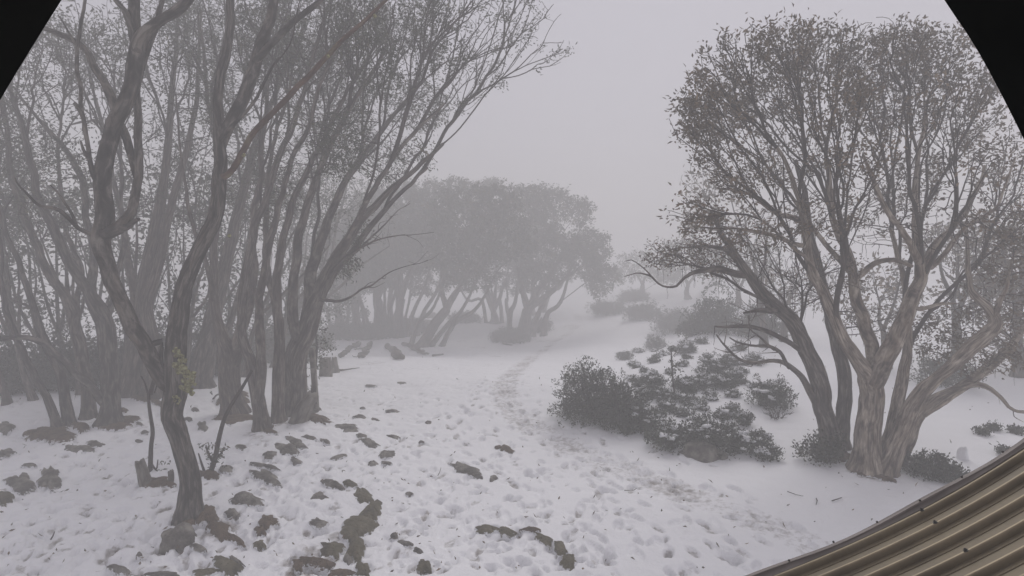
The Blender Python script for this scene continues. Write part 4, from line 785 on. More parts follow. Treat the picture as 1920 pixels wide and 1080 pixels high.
# saplings: one curved with leaves, one straight beside the broken stump, one by the post, seedling on the slope
def sapling(label, pts, w0, w1, tufts, seed, L=0.06, twigs=(), group=None):
    g, d = ground(pts[0][0], pts[0][1]); r = np.random.default_rng(seed); root = empty('sapling', tuple(g), label, 'sapling', group); m = d / FPX; sb = MB()
    P = np.array([pt(x, y, d) for x, y in pts]); P[0] = g - [0, 0, 0.06]; P = catmull(P, 0.06); tube(sb, P, np.linspace(w0, w1, len(P)) * 0.5 * m, 7, 0.1)
    for tw in twigs:
        Q = catmull(np.array([pt(x, y, d + dd) for x, y, dd in tw]), 0.05); tube(sb, Q, np.linspace(w1 * 1.2, w1 * 0.5, len(Q)) * 0.5 * m, 5)
    sb.build('stem', M['twig'], root)
    if tufts:
        T = np.concatenate([pt(x, y, d) + r.normal(0, 1, (n, 3)) * s * m for x, y, s, n in tufts]); lb = MB(); leaves(lb, T, unit(np.ones(3)) * 0 + r.normal(0, 1, T.shape) * 0.2, 6, L, L * 0.42, L * 0.4, r); lb.build('leaves', M['leaf'], root)
sapling('leafy-based sapling curving up and right, beside the foreground trunk', [(392, 886), (403, 860), (411, 820), (425, 775), (455, 725), (472, 695)], 10, 5, [(390, 842, 7, 7), (410, 850, 7, 7), (400, 870, 7, 5), (418, 842, 4, 3)], 400,
        twigs=[[(400, 868, 0), (390, 850, -.1), (386, 835, -.1)], [(405, 858, 0), (415, 850, .1), (420, 838, .1)], [(385, 890, 0), (378, 870, 0), (372, 850, 0)]])
sapling('dead bare sapling with forked top, rising from the broken stump', [(281, 884), (283, 840), (286, 810), (282, 780), (279, 745), (288, 710), (290, 690)], 9, 4, [(308, 872, 6, 3)], 401,
        twigs=[[(280, 750, 0), (272, 720, 0), (264, 705, 0)], [(284, 740, 0), (292, 700, 0), (296, 680, 0)], [(284, 870, 0), (293, 880, 0), (296, 862, 0)]])
sapling('leafy sapling wrapped round the wooden post', [(583, 745), (590, 700), (594, 650), (590, 610)], 7, 3, [(598, 620, 10, 20), (604, 650, 10, 20), (588, 665, 8, 14), (578, 690, 8, 8), (610, 640, 6, 8), (598, 685, 6, 8)], 402, L=0.075)
sapling('small leafy shoot on the leaning broken stump', [(575, 750), (573, 735), (570, 722)], 4, 2, [(566, 724, 8, 10), (578, 732, 6, 6), (585, 722, 5, 4)], 403, L=0.07)
sapling('thin tall seedling standing out of the slope shrubs', [(1266, 742), (1262, 715), (1260, 690), (1258, 655)], 4, 2, [(1258, 655, 6, 6), (1256, 685, 9, 9), (1266, 700, 9, 8), (1260, 672, 5, 4)], 404, L=0.07)
sapling('little leafy twig between the forking gum and the lichened trunk', [(395, 750), (405, 742), (416, 736)], 4, 2, [(405, 742, 7, 7), (414, 736, 4, 3)], 405, L=0.07)

# ------------------------------------------------------------------ rocks, soil, stumps, logs
def mound(mb, px, py, w, h, rot, r, top=1.0, seed=0):
    """a stone whose uncovered part spans w x h pixels at (px,py)"""
    c = math.cos(R(rot)); s = math.sin(R(rot)); g, d = ground(px, py); K = 30; out = []
    lift = min(0.09, 0.17 * h * d / FPX + 0.025) * top
    for k in range(K):
        a = 2 * math.pi * k / K; q = 1 + 0.75 * vnoise(math.cos(a) * 1.7 + seed, math.sin(a) * 1.7 + seed * 1.7, 40) + 0.45 * vnoise(math.cos(a) * 4.5 + seed, math.sin(a) * 4.5, 41)
        ex, ey = math.cos(a) * w * 0.5 * q, math.sin(a) * h * 0.5 * q
        e, _ = ground(px + ex * c + ey * s, py - ex * s + ey * c + h * 0.1); out.append(e)
    out = np.array(out); ctr = out.mean(0); rings = np.array([1.22, 1.08, 1.0, 0.9, 0.75, 0.55, 0.3]); V = []
    for s_ in rings:
        p = ctr + (out - ctr) * s_; z = H(p[:, 0], p[:, 1]) + (lift * (1 - s_ ** 2.2) if s_ < 1 else -(s_ - 1) * 0.5) + 0.012
        z = z + lift * 0.7 * vnoise(p[:, 0] * 5 + seed, p[:, 1] * 5, 42) + 0.012 * vnoise(p[:, 0] * 21, p[:, 1] * 21, 43)
        V.append(np.stack([p[:, 0], p[:, 1], z], -1))
    V = np.concatenate(V); V = np.vstack([V, [ctr[0], ctr[1], float(H(ctr[0], ctr[1])) + lift]])
    n = len(rings); i = np.arange(n - 1)[:, None] * K; j = np.arange(K)[None]; j2 = (j + 1) % K
    F = np.stack([i + j, i + j2, i + K + j2, i + K + j], -1).reshape(-1, 4); k = (n - 1) * K
    F3 = np.stack([k + np.arange(K), k + (np.arange(K) + 1) % K, np.full(K, n * K)], -1)
    A = np.zeros((len(V), 3)); A[:-1, 0] = np.repeat(np.clip((rings - 0.35) / 0.75, 0, 1.2) ** 1.5, K); mb.add(V, F, F3, A)
RK = [ # x, y, w, h, rot, material, label
 (12, 800, 36, 20, 0, 'rock', 'rounded rock at the left photo edge, level with the earthy mound'), (146, 841, 50, 18, 0, 'rock', 'oval grey rock just below the earthy mound'),
 (178, 833, 32, 12, -10, 'rock', 'small rock touching the upper right of the oval grey rock'), (8, 850, 34, 15, 10, 'rock', 'half-cut rock at the left edge, second one down'),
 (93, 893, 42, 44, 0, 'rock', 'squarish dark rock at left, right half of a broken pair'), (38, 905, 56, 34, -20, 'rock', 'wedge of dark rock at left, left half of a broken pair'),
 (10, 934, 36, 28, 0, 'mossrock', 'lowest mossy rock at the left edge'), (55, 873, 28, 6, 0, 'rock', 'thin dark sliver of rock above the broken pair'),
 (262, 1041, 11, 7, 0, 'rock', 'pebble-sized stone left of the bottom slabs'), (225, 1068, 42, 14, -10, 'rock', 'flat slab at bottom, left of the sapling line'), (299, 1078, 62, 12, 0, 'rock', 'long slab cut by the bottom edge, under the boulder'),
 (271, 812, 17, 6, 0, 'rock', 'small stone in the furrow behind the dead sapling, nearest'), (262, 795, 13, 6, -15, 'rock', 'small stone in the furrow behind the dead sapling, farthest'), (259, 828, 15, 4, 0, 'rock', 'flat chip of stone left of the dead sapling'),
 (379, 798, 20, 16, 0, 'rock', 'upright little rock right of the lichened trunk'), (366, 769, 16, 6, -10, 'rock', 'flat stone uphill of the upright little rock'), (352, 786, 18, 8, -10, 'rock', 'stone tucked against the lichened trunk'),
 (450, 838, 20, 9, 0, 'rock', 'lone oval pebble right of the curved sapling'), (424, 879, 30, 14, 0, 'rock', 'oval rock at the foot of the curved sapling, on its right'),
 (556, 828, 44, 13, -24, 'rock', 'slanting rock at the top of the stony cluster below the stand'), (541, 841, 42, 20, -15, 'rock', 'blocky rock in the middle of the stony cluster'), (505, 853, 26, 16, 0, 'rock', 'round rock at the left end of the stony cluster'),
 (555, 864, 22, 12, -20, 'rock', 'small wedge rock at the bottom of the stony cluster'), (495, 874, 50, 8, -12, 'rock', 'thin long rock under the stony cluster'), (498, 893, 52, 20, -22, 'rock', 'thick slanting slab under the thin long rock'),
 (461, 936, 62, 24, -8, 'rock', 'broad flat-topped rock right of the foreground trunk'), (435, 962, 27, 16, -28, 'rock', 'egg-shaped rock between trunk soil and broad rock'), (501, 978, 36, 24, 0, 'soil', 'brown earthy stone below the broad flat-topped rock'),
 (488, 996, 20, 17, 0, 'soil', 'small brown stone adjoining the earthy stone'), (486, 1022, 25, 14, -15, 'mossrock', 'mossy stone with snow lump above it'), (599, 932, 28, 16, 0, 'rock', 'dark oval rock left of the curved outcrop top'),
 (597, 981, 33, 17, -15, 'rock', 'dark oval rock left of the curved outcrop waist'), (621, 1026, 44, 30, -15, 'mossrock', 'mossy brown boulder top left of the outcrop tail'), (625, 909, 38, 16, -22, 'rock', 'ragged rock above the dark oval rocks'),
 (681, 1067, 32, 28, -25, 'mossrock', 'dark rock at the bottom below the outcrop tail'), (653, 1048, 18, 20, 0, 'rock', 'knobbly twiggy stone between mossy boulder and outcrop tail'), (640, 1074, 46, 14, 0, 'soil', 'brown slab cut by the bottom edge below the outcrop'),
 (428, 1062, 62, 28, -28, 'mossrock', 'large brown slab at the bottom below the egg-shaped rock'), (385, 1072, 50, 13, 5, 'mossrock', 'flat slab joined left of the large brown slab'), (444, 1052, 30, 7, -33, 'rock', 'thin slanting rock right of the large brown slab'),
 (373, 1029, 28, 12, -22, 'rock', 'dark ragged stone right of the grey boulder'), (650, 803, 54, 17, 0, 'rock', 'arched rock in the snow right of the wooden post'), (579, 820, 26, 7, -10, 'rock', 'flat rock right of the stony cluster top'),
 (611, 828, 19, 7, -20, 'rock', 'small rock between stony cluster and arched rocks'), (676, 783, 28, 8, -5, 'rock', 'thin rock uphill of the arched rock'), (703, 788, 26, 5, -10, 'rock', 'sliver of rock at right of the thin uphill rock'),
 (678, 817, 20, 7, 0, 'rock', 'small pointed rock below the arched rock'), (692, 829, 38, 12, -18, 'rock', 'second arched rock, below the first'), (726, 851, 27, 12, 5, 'rock', 'low rock at the right of the arched rocks'),
 (700, 870, 16, 10, 0, 'rock', 'left of two little stones under the low rock'), (725, 869, 26, 6, -8, 'rock', 'right of two little stones under the low rock'), (637, 857, 32, 6, 12, 'rock', 'thin broken rock left of the two little stones'),
 (752, 718, 15, 4, 0, 'rock', 'distant chip of rock in the open snow, right one'), (695, 724, 17, 4, 0, 'rock', 'distant chip of rock in the open snow, left one'), (735, 771, 27, 5, 0, 'rock', 'flat dark sliver in open snow midway to the path'),
 (738, 819, 26, 5, -12, 'rock', 'thin sliver right of the second arched rock'), (803, 793, 12, 7, 0, 'rock', 'lone small stone nearest the path bend'), (875, 880, 56, 20, -20, 'rock', 'dark slab in the middle of the trampled snow'),
 (925, 898, 16, 9, 20, 'rock', 'stone chip at the right tip of the trampled-snow slab'), (767, 927, 15, 8, -10, 'rock', 'small stone right of the curved outcrop'), (740, 1005, 15, 12, 0, 'rock', 'small stone in the chain below the outcrop, top'),
 (760, 1020, 27, 9, -12, 'rock', 'flat stone in the chain below the outcrop, second'), (785, 1034, 18, 11, -20, 'rock', 'stone in the chain below the outcrop, third'), (797, 1062, 30, 24, -25, 'mossrock', 'largest lowest stone of the chain below the outcrop'),
 (680, 762 + 4, 10, 3, 0, 'rock', 'tiny chip beside the wooden post foot'), (790, 830, 10, 4, 0, 'rock', 'tiny chip right of the thin sliver')]
for k, (x, y, w, h, ro, mt, lb) in enumerate(RK):
    mb = MB(); mound(mb, x, y, w, h, ro, None, 1.0, k * 1.37); o = mb.build('rock', M[mt]); tag(o, lb, 'rock', 'rocks showing through the snow')
def outcrop(parts, label, mt, name='rock_outcrop', cat='rock', group='rocks showing through the snow'):
    mb = MB()
    for k, (x, y, w, h, ro) in enumerate(parts): mound(mb, x, y, w, h, ro, None, 1.0 + 0.07 * k, k * 2.3 + parts[0][0] * 0.1)
    tag(mb.build(name, M[mt]), label, cat, group)
outcrop([(657, 907, 24, 10, -20), (680, 930, 46, 24, -30), (698, 958, 40, 44, -20), (675, 985, 52, 34, 15), (655, 995, 30, 34, 0), (668, 1026, 30, 42, -25)], 'largest curved mossy rock outcrop, hooked like a question mark', 'mossrock')
outcrop([(912, 992, 44, 14, 0), (948, 996, 40, 15, -15)], 'long low rock ledge in foreground snow, left of the curved ledge', 'mossrock')
outcrop([(992, 994, 34, 8, 0)], 'small reddish chip of rock between the two foreground ledges', 'soil', 'rock')
outcrop([(1022, 1012, 44, 12, -25), (1050, 1030, 36, 20, -40), (1066, 1050, 26, 24, -10)], 'curved rock ledge bending down, right foreground of trampled snow', 'mossrock')
outcrop([(350, 972, 40, 24, 0), (385, 965, 44, 40, -30), (410, 992, 56, 26, -38), (438, 1012, 44, 14, -30)], 'brown bare soil sloping from the foot of the foreground trunk', 'soil', 'soil_patch', 'soil', None)
outcrop([(98, 812, 92, 34, 0), (60, 812, 30, 14, 10), (150, 800, 34, 20, -20)], 'wide dark earthy mound at the foot of the slender trunks', 'soil', 'soil_mound', 'soil', 'dark mounds at trunk feet')
outcrop([(212, 796, 60, 16, 0), (240, 785, 40, 14, 0), (228, 768, 30, 10, 0)], 'dark soil mound at the foot of the arching dark gum', 'soil', 'soil_mound', 'soil', 'dark mounds at trunk feet')
outcrop([(455, 785, 90, 22, 0), (500, 806, 44, 14, -10), (590, 782, 60, 14, -20), (440, 745, 60, 30, 0)], 'dark soil and roots under the forked reddish and straight gums', 'soil', 'soil_mound', 'soil', 'dark mounds at trunk feet')
outcrop([(258, 742, 70, 14, -10), (300, 756, 40, 10, -20)], 'dark soil at the foot of the pale fluted gum', 'soil', 'soil_mound', 'soil', 'dark mounds at trunk feet')
outcrop([(1628, 884, 64, 14, 0), (1660, 898, 44, 12, -15)], 'dark bark litter at the foot of the big pale gum', 'soil', 'litter_mound', 'soil', 'dark mounds at trunk feet')
outcrop([(1568, 856, 60, 12, 0)], 'dark bark litter at the foot of the darker leaning gum', 'soil', 'litter_mound', 'soil', 'dark mounds at trunk feet')
outcrop([(585, 1052, 60, 16, -8), (560, 1060, 24, 20, -10), (612, 1058, 30, 14, 0)], 'ragged brown soil patch in melting snow at bottom', 'soil', 'soil_patch', 'soil', None)
outcrop([(950, 842, 30, 12, -25), (935, 838, 18, 5, 0)], 'brown clod with twigs beside the path bend', 'soil', 'soil_clod', 'soil', None)
outcrop([(800, 604, 60, 12, 0), (808, 590, 34, 10, 0)], 'misty low boulder behind the leaning far gum', 'rock', 'rock', 'rock', None)
def boulder(label, px, py, w, h, mt, seed, group=None, flat=0.75):
    g, d = ground(px, py + h * 0.5); m = d / FPX; V, F = ico(4); V = V.copy()
    nz = np.array([mnoise.noise(Vector(v * 1.3 + np.array([seed, 0, 0]))) * 0.35 + mnoise.noise(Vector(v * 4 + np.array([0, seed, 0]))) * 0.08 for v in V]); V *= (1 + nz)[:, None]
    V = V * np.array([w * 0.5 * m, w * 0.42 * m, h * m * 0.85]); mb = MB(); mb.add(V + g + np.array([0, w * 0.25 * m, -0.06]), None, F); tag(mb.build('boulder', M[mt]), label, 'boulder', group)
boulder('grey rounded boulder below the foreground trunk', 326, 999, 66, 40, 'rock', 3.1)
boulder('dark pointed boulder under the wide slope shrub', 1322, 842, 84, 34, 'rock', 8.4)
boulder('dark boulder between the straight gum trunks', 585, 765, 30, 22, 'rock', 5.2)
# stumps and posts
def stump(label, pts, w0, w1, jag=0.12, mt='wood', name='tree_stump', group=None, cat='stump', extra=None, n=14):
    g, d = ground(*pts[0]); m = d / FPX; P = np.array([pt(x, y, d) for x, y in pts]); P[0] = g - [0, 0, 0.08]; P = catmull(P, 0.05); mb = MB(); rad = np.linspace(w0, w1, len(P)) * 0.5 * m
    tube(mb, P, rad, n, 0.12, False, g[0]); V = mb.V[0]; tp = V[-n:]; ax = unit(P[-1] - P[0]); r = np.random.default_rng(int(pts[0][0]))
    tp += ax * (r.uniform(-1, 1, n) * jag)[:, None]; ctr = tp.mean(0) - ax * 0.02; mb.V[0] = np.vstack([V, ctr]); mb.A[0] = np.vstack([mb.A[0], [0, 0, 0]]); k = len(V) - n
    mb.F3.append(np.stack([k + np.arange(n), k + (np.arange(n) + 1) % n, np.full(n, len(V))], -1)); mb.n += 1
    o = mb.build(name, M[mt]); tag(o, label, cat, group); return o
stump('leaning broken stump in front of the dead sapling', [(276, 908), (268, 885), (261, 864)], 24, 16, 0.03)
stump('short thick snag right of the dead sapling', [(318, 906), (321, 895), (320, 884)], 12, 10, 0.03)
stump('jagged stump leaning right near the wooden post', [(558, 790), (572, 765), (588, 740)], 34, 22, 0.05)
stump('wide square stump standing in the haze, left of a pair', [(611, 706), (611, 692), (610, 671)], 24, 20, 0.02)
stump('narrower stump standing in the haze, right of a pair', [(629, 698), (627, 685), (627, 670)], 17, 9, 0.02)
boulder('pale upright lump of snow beyond the roof', 1808, 842, 20, 40, 'snow', 2.2)
outcrop([(290, 904, 62, 18, 0), (312, 906, 30, 14, 0)], 'dark litter heaped round the broken stump', 'soil', 'litter_mound', 'soil', 'dark mounds at trunk feet')
outcrop([(392, 890, 46, 16, -10), (372, 888, 20, 10, 0)], 'dark litter round the foot of the curved sapling', 'soil', 'litter_mound', 'soil', 'dark mounds at trunk feet')
def post():
    g, d = ground(593, 766); m = d / FPX; root = empty('trail_post', tuple(g), 'square weathered timber post standing at the edge of the stand', 'post')
    w = 4.6 * m; top = pt(585, 652, d); t = top - g
    V = []; lv = [-0.15, 0.0, 0.5, 0.97, 1.0]
    for s in lv:
        q = w * (0.72 if s == 1.0 else 1.0); c = g + t * s
        for (a, b) in ((-1, -1), (-.8, -1), (.8, -1), (1, -1), (1, -.8), (1, .8), (1, 1), (.8, 1), (-.8, 1), (-1, 1), (-1, .8), (-1, -.8)):
            k = 0.93 if abs(a) == 1 and abs(b) == 1 else 1; V.append(c + np.array([a * q * k, b * q * k, 0]))
    n = 12; F = [(i * n + j, i * n + (j + 1) % n, (i + 1) * n + (j + 1) % n, (i + 1) * n + j) for i in range(len(lv) - 1) for j in range(n)]
    A = np.array([[v[0] * 1, v[1], v[2]] for v in V]); mb = MB(); V = np.array(V); V2 = np.vstack([V, V[-n:].mean(0)]); A = V2 - g
    k = len(V) - n; mb.add(V2, F, [(k + j, k + (j + 1) % n, len(V)) for j in range(n)], A); mb.build('timber', M['wood'], root, False)
    mk = MB(); c = g + t * 0.62; s = w * 0.8; yy = c[1] - w - 0.004
    Vm = [(c[0] - s, yy, c[2] - s * 1.6), (c[0] + s, yy, c[2] - s * 1.6), (c[0] + s, yy, c[2] + s * 1.6), (c[0] - s, yy, c[2] + s * 1.6)]; Vb = [(x, y + 0.003, z) for x, y, z in Vm]
    mk.add(np.array(Vm + Vb), [(0, 1, 2, 3), (7, 6, 5, 4), (0, 4, 5, 1), (1, 5, 6, 2), (2, 6, 7, 3), (3, 7, 4, 0)])
    m_, t_, b_ = newmat('faded_marker', 0.6); n_ = nd(t_, 'ShaderNodeTexNoise', Scale=30.0); t_.links.new(ramp(t_, n_.outputs[0], [(0.3, (0.2, 0.19, 0.17)), (0.7, (0.34, 0.33, 0.3))]), b_.inputs['Base Color'])
    mk.build('marker_plate', m_, root, False)
post()
# logs and sticks
def log(label, pts, w0, w1, name='fallen_branch', group=None, lift=0.03, mt='bark_grey', twigs=()):
    gs = [ground(*p) for p in pts]; m = gs[0][1] / FPX; P = np.array([g[0] + [0, 0, lift + w0 * 0.25 * m] for g in gs]); P = catmull(P, 0.08 if m < 0.013 else 0.15); mb = MB(); w0 *= 0.6; w1 *= 0.55; P[:, :2] += np.stack([vnoise(np.arange(len(P)) * 0.5 + pts[0][0], 0, 51 + a) for a in range(2)], -1) * (0.05 if m < 0.013 else 0.4)
    P[:, 2] += 0.02 * vnoise(P[:, 0] * 6, P[:, 1] * 6, 50); tube(mb, P, np.linspace(w0, w1, len(P)) * 0.5 * m, 8, 0.2, True, pts[0][0] * 0.01)
    tag(mb.build(name, M[mt]), label, 'branch', group)
GLG = 'fallen limbs under the far gums'
log('fallen log pointing down-left, leftmost of the far limbs', [(675, 645), (655, 658), (636, 671)], 10, 8, group=GLG)
log('thin flat branch crossing beside the leftmost far log', [(692, 650), (675, 656), (660, 657)], 5, 3, group=GLG)
log('fallen log pointing down-left, second of the far limbs', [(694, 645), (686, 660), (675, 674)], 8, 6, group=GLG)
log('thin stick at the foot of the second far log', [(690, 672), (678, 671), (662, 669)], 3, 2, group=GLG)
log('thick fallen log pointing towards the camera', [(728, 652), (740, 664), (752, 677)], 16, 12, group=GLG)
log('curved fallen limb left of the leaning far gum', [(758, 648), (772, 652), (780, 660)], 13, 9, group=GLG)
log('root-like limb at the foot of the leaning far gum', [(778, 652), (790, 662), (800, 668)], 9, 6, group=GLG)
log('short forked branch right of the leaning far gum', [(812, 669), (822, 668), (832, 666)], 8, 4, group=GLG)
log('small pointed branch behind the leaning far gum', [(802, 650), (808, 640), (813, 631)], 7, 4, group=GLG)
log('rotting limb lying right of the pair of hazy stumps', [(628, 697), (645, 696), (672, 694)], 9, 2, group=GLG)
log('short log below the many-stemmed hazy gum', [(946, 646), (954, 648), (962, 650)], 5, 4, group=GLG)
GS = 'sticks dropped on the smooth snow'
log('thin straight stick on smooth snow, left of three', [(1474, 924), (1490, 929), (1504, 932)], 2.6, 1.6, 'stick', GS, 0.01, 'twig')
log('short upright-lying stick on smooth snow, middle of three', [(1530, 935), (1532, 940), (1531, 948)], 3.2, 2, 'stick', GS, 0.01, 'twig')
log('short thick stick on smooth snow, right of three', [(1563, 942), (1571, 938), (1580, 935)], 3.6, 3, 'stick', GS, 0.01, 'twig')
log('bent twig standing proud of snow right of centre', [(1172, 922), (1186, 921), (1192, 918)], 2.2, 1.6, 'stick', None, 0.02, 'twig')
log('thin twig on snow between the slab and the outcrop', [(821, 893), (824, 886), (826, 880)], 2, 1.4, 'stick', None, 0.02, 'twig')
log('small dark stick near the bottom left corner', [(96, 1013), (98, 1008), (100, 1001)], 5, 3, 'stick', None, 0.02, 'twig')
# fine litter nobody could count
def litter():
    r = np.random.default_rng(88); mb = MB()
    P = []
    for _ in range(650):
        px = r.uniform(0, 1900); py = 640 + (1079 - 640) * r.random() ** 0.8
        if py > 1079 - (px - 1430) * 0.49 and px > 1430: continue
        if r.random() < (0.55 if px > 900 else 0.1): continue
        g, d = ground(px, py); P.append(g + [0, 0, 0.035])
    P = np.array(P); leaves(mb, P, r.normal(0, 1, P.shape) * [1, 1, 0.1], 1, 0.075, 0.02, 0.0, r, 0.0)
    o = mb.build('leaf_litter', M['leaf_brown'], smooth=False); tag(o, 'scattered bark and leaf scraps on the snow', None, None, 'stuff')
litter()

# ------------------------------------------------------------------ metal roof, lower right
def roof():
    ang = R(26); h = 1.5
    Dv = RT * math.cos(ang) + UP * math.sin(ang); Nv = -RT * math.sin(ang) + UP * math.cos(ang); E = -FW
    # point on the verge seen at (1665, 982), on the plane h below the camera along Nv
    q = ray(1665, 982); s = -h / q.dot(Nv); P0 = CAM + q * s
    m, t, b = newmat('olive_roof_sheet', 0.38, 0.5)
    tc = nd(t, 'ShaderNodeTexCoord'); n = nd(t, 'ShaderNodeTexNoise', Scale=3.0, Detail=8.0, Roughness=0.7); t.links.new(tc.outputs['Object'], n.inputs['Vector'])
    t.links.new(ramp(t, n.outputs[0], [(0.3, (0.06, 0.044, 0.024)), (0.5, (0.095, 0.072, 0.040)), (0.7, (0.15, 0.118, 0.07))]), b.inputs['Base Color']); b.inputs['Metallic'].default_value = 0.35
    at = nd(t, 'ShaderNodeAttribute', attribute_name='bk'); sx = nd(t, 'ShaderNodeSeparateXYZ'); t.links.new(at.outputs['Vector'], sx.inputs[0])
    mx = nd(t, 'ShaderNodeMix', data_type='RGBA'); mx.inputs[7].default_value = (0.38, 0.31, 0.20, 1); src = b.inputs['Base Color'].links[0].from_socket  # rib highlights painted into the colour: crests lightened by rib height
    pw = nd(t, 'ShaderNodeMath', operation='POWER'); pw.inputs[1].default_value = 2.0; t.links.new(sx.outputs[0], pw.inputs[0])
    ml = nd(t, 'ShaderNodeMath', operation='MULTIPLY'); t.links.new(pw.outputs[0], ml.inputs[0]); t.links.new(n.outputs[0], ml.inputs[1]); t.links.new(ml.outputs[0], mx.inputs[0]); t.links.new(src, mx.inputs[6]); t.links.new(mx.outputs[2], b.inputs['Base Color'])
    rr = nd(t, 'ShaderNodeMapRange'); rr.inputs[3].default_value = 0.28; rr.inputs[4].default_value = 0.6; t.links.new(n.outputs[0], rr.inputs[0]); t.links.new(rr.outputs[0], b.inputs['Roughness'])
    mf, tf, bf = newmat('mauve_grey_flashing', 0.5); nf = nd(tf, 'ShaderNodeTexNoise', Scale=12.0); tf.links.new(ramp(tf, nf.outputs[0], [(0.3, (0.13, 0.11, 0.10)), (0.7, (0.25, 0.22, 0.205))]), bf.inputs['Base Color'])
    ms, ts, bs = newmat('dark_screw', 0.5); ns_ = nd(ts, 'ShaderNodeTexNoise', Scale=50.0); ts.links.new(ramp(ts, ns_.outputs[0], [(0.3, (0.012, 0.011, 0.01)), (0.7, (0.05, 0.045, 0.04))]), bs.inputs['Base Color'])
    root = empty('metal_roof', tuple(P0), 'olive ribbed metal roof sloping across the bottom right corner', 'roof')
    pit = 0.092; prof = [(0, 0), (0.30, 0.0), (0.37, 0.85), (0.40, 1), (0.46, 1), (0.49, 0.85), (0.56, 0.0), (0.77, 0.0), (0.785, 0.12), (0.80, 0.0)]
    us = []; hs_ = []
    for k in range(20):
        for (a, z) in prof: us.append((k + a) * pit + 0.012); hs_.append(z * 0.022)
    us.append(20 * pit + 0.012); hs_.append(0)
    us = np.array(us); hs_ = np.array(hs_); S = np.linspace(-1.6, 2.6, 60)
    def f(s, u, z): return P0 + Dv * s + E * u + Nv * (z + 0.115 * s * s * (1 if s > 0 else 0.8))
    V = np.array([[f(s, u, z) for u, z in zip(us, hs_)] for s in S]); nu = len(us)
    Vt = V.reshape(-1, 3); Vb = Vt - Nv * 0.004; n0 = len(Vt); i = np.arange(len(S) - 1)[:, None] * nu; j = np.arange(nu - 1)[None]
    F = np.stack([i + j, i + j + 1, i + nu + j + 1, i + nu + j], -1).reshape(-1, 4)
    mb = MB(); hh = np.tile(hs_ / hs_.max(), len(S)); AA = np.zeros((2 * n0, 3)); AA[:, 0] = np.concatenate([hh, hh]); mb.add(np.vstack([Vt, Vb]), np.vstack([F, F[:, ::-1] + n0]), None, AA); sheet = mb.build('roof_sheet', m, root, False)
    fb = MB(); sec = [(-0.006, 0.022), (-0.006, -0.06), (-0.002, -0.06), (-0.002, 0.018), (0.014, 0.018), (0.014, 0.024)]; V = np.array([[f(s, u, z + 0.006 * math.sin(s * 9)) for u, z in sec] for s in S]).reshape(-1, 3); k = len(sec)
    i = np.arange(len(S) - 1)[:, None] * k; j = np.arange(k)[None]; j2 = (j + 1) % k; fb.add(V, np.stack([i + j, i + j2, i + k + j2, i + k + j], -1).reshape(-1, 4)); fb.build('edge_flashing', mf, root, False)
    for (s0, ribs) in ((-0.55, (0, 1, 2, 3, 4)), (0.12, (0, 1, 2, 3, 4)), (0.72, (0, 1, 2, 3))):
        for kk in ribs:
            if (kk + int(s0 * 10)) % 2 and kk: continue
            s1 = s0 - kk * 0.02; c = f(s1, (kk + 0.43) * pit + 0.012, 0.022); V, Fi = [], []; sb = MB(); n = 8
            ring = lambda rad, z: [c + Dv * math.cos(a) * rad + E * math.sin(a) * rad + Nv * z * 0.8 for a in np.arange(n) * 2 * math.pi / n]
            V = ring(0.008, 0.0) + ring(0.008, 0.003) + ring(0.005, 0.003) + ring(0.005, 0.009) + [c + Nv * 0.012]
            Fq = [(a * n + j, a * n + (j + 1) % n, (a + 1) * n + (j + 1) % n, (a + 1) * n + j) for a in range(3) for j in range(n)]
            sb.add(np.array(V), Fq, [(3 * n + j, 3 * n + (j + 1) % n, 4 * n) for j in range(n)]); sb.build('screw', ms, sheet, False)
    for s0 in np.arange(-0.8, 1.4, 0.19):
        c = f(s0, 0.01, 0.032); V, Fi = ico(2); sb = MB(); sb.add(c + V * 0.0045, None, Fi); sb.build('rivet', ms, sheet)
roof()

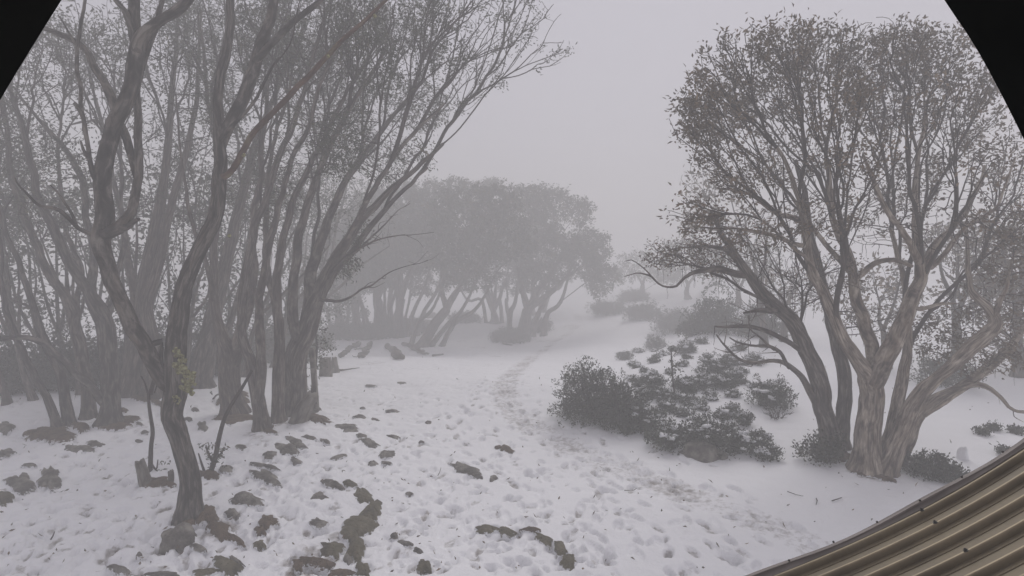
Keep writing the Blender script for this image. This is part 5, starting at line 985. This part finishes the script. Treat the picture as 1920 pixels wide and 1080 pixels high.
# ------------------------------------------------------------------ hood of the camera housing: an arched shroud open below
def hood():
    m, t, b = newmat('black_housing', 0.85, 0.1); tc = nd(t, 'ShaderNodeTexCoord'); n = nd(t, 'ShaderNodeTexNoise', Scale=30.0, Detail=5.0); t.links.new(tc.outputs['Object'], n.inputs['Vector'])
    t.links.new(ramp(t, n.outputs[0], [(0.3, (0.001, 0.0014, 0.001)), (0.7, (0.004, 0.005, 0.0045))]), b.inputs['Base Color'])
    lip = [(-150, 470), (-70, 315), (0, 188), (58, 92), (118, -4), (190, -110), (420, -240), (960, -300), (1500, -240), (1705, -110), (1768, -4), (1836, 100), (1920, 262), (1990, 420), (2040, 540)]
    d = 0.13; A = catmull([pt(x, y, d) for x, y in lip], 0.006); k = len(A); ctr = CAM + FW * d + UP * 0.0
    root = empty('camera_hood', tuple(CAM - FW * 0.06 - UP * 0.03), 'black arched hood of the camera housing showing in both top corners', 'camera hood')
    out = A - ctr; out /= np.linalg.norm(out, axis=1)[:, None]; th = 0.004
    lay = []
    for dd in (0.0, -0.05, -0.11, -0.19): lay.append(A + FW * dd)
    V = np.vstack(lay + [L_ + out * th for L_ in lay]); n = len(lay); F = []
    for a in range(n - 1):
        for j in range(k - 1):
            F.append((a * k + j, a * k + j + 1, (a + 1) * k + j + 1, (a + 1) * k + j)); o_ = n * k; F.append((o_ + a * k + j, o_ + (a + 1) * k + j, o_ + (a + 1) * k + j + 1, o_ + a * k + j + 1))
    for j in range(k - 1): F.append((j, n * k + j, n * k + j + 1, j + 1)); q = (n - 1) * k; F.append((q + j, q + j + 1, n * k + q + j + 1, n * k + q + j))
    for a in range(n - 1):
        for j in (0, k - 1): F.append((a * k + j, (a + 1) * k + j, n * k + (a + 1) * k + j, n * k + a * k + j))
    mb = MB(); mb.add(V, F); mb.build('shroud', m, root)
    bb = MB(); tube(bb, [CAM - FW * 0.055, CAM - FW * 0.10, CAM - FW * 0.16, CAM - FW * 0.17], [0.045, 0.05, 0.05, 0.01], 20); bb.build('housing', m, root)
    pb = MB(); b0 = CAM - FW * 0.12; tube(pb, [b0, b0 - np.array([0, 0.05, 0.3]), b0 - np.array([0, 0.05, 1.2]), b0 - np.array([0, 0.05, 4.1])], [0.02, 0.025, 0.025, 0.025], 12); pb.build('mounting_pole', m, root)
hood()
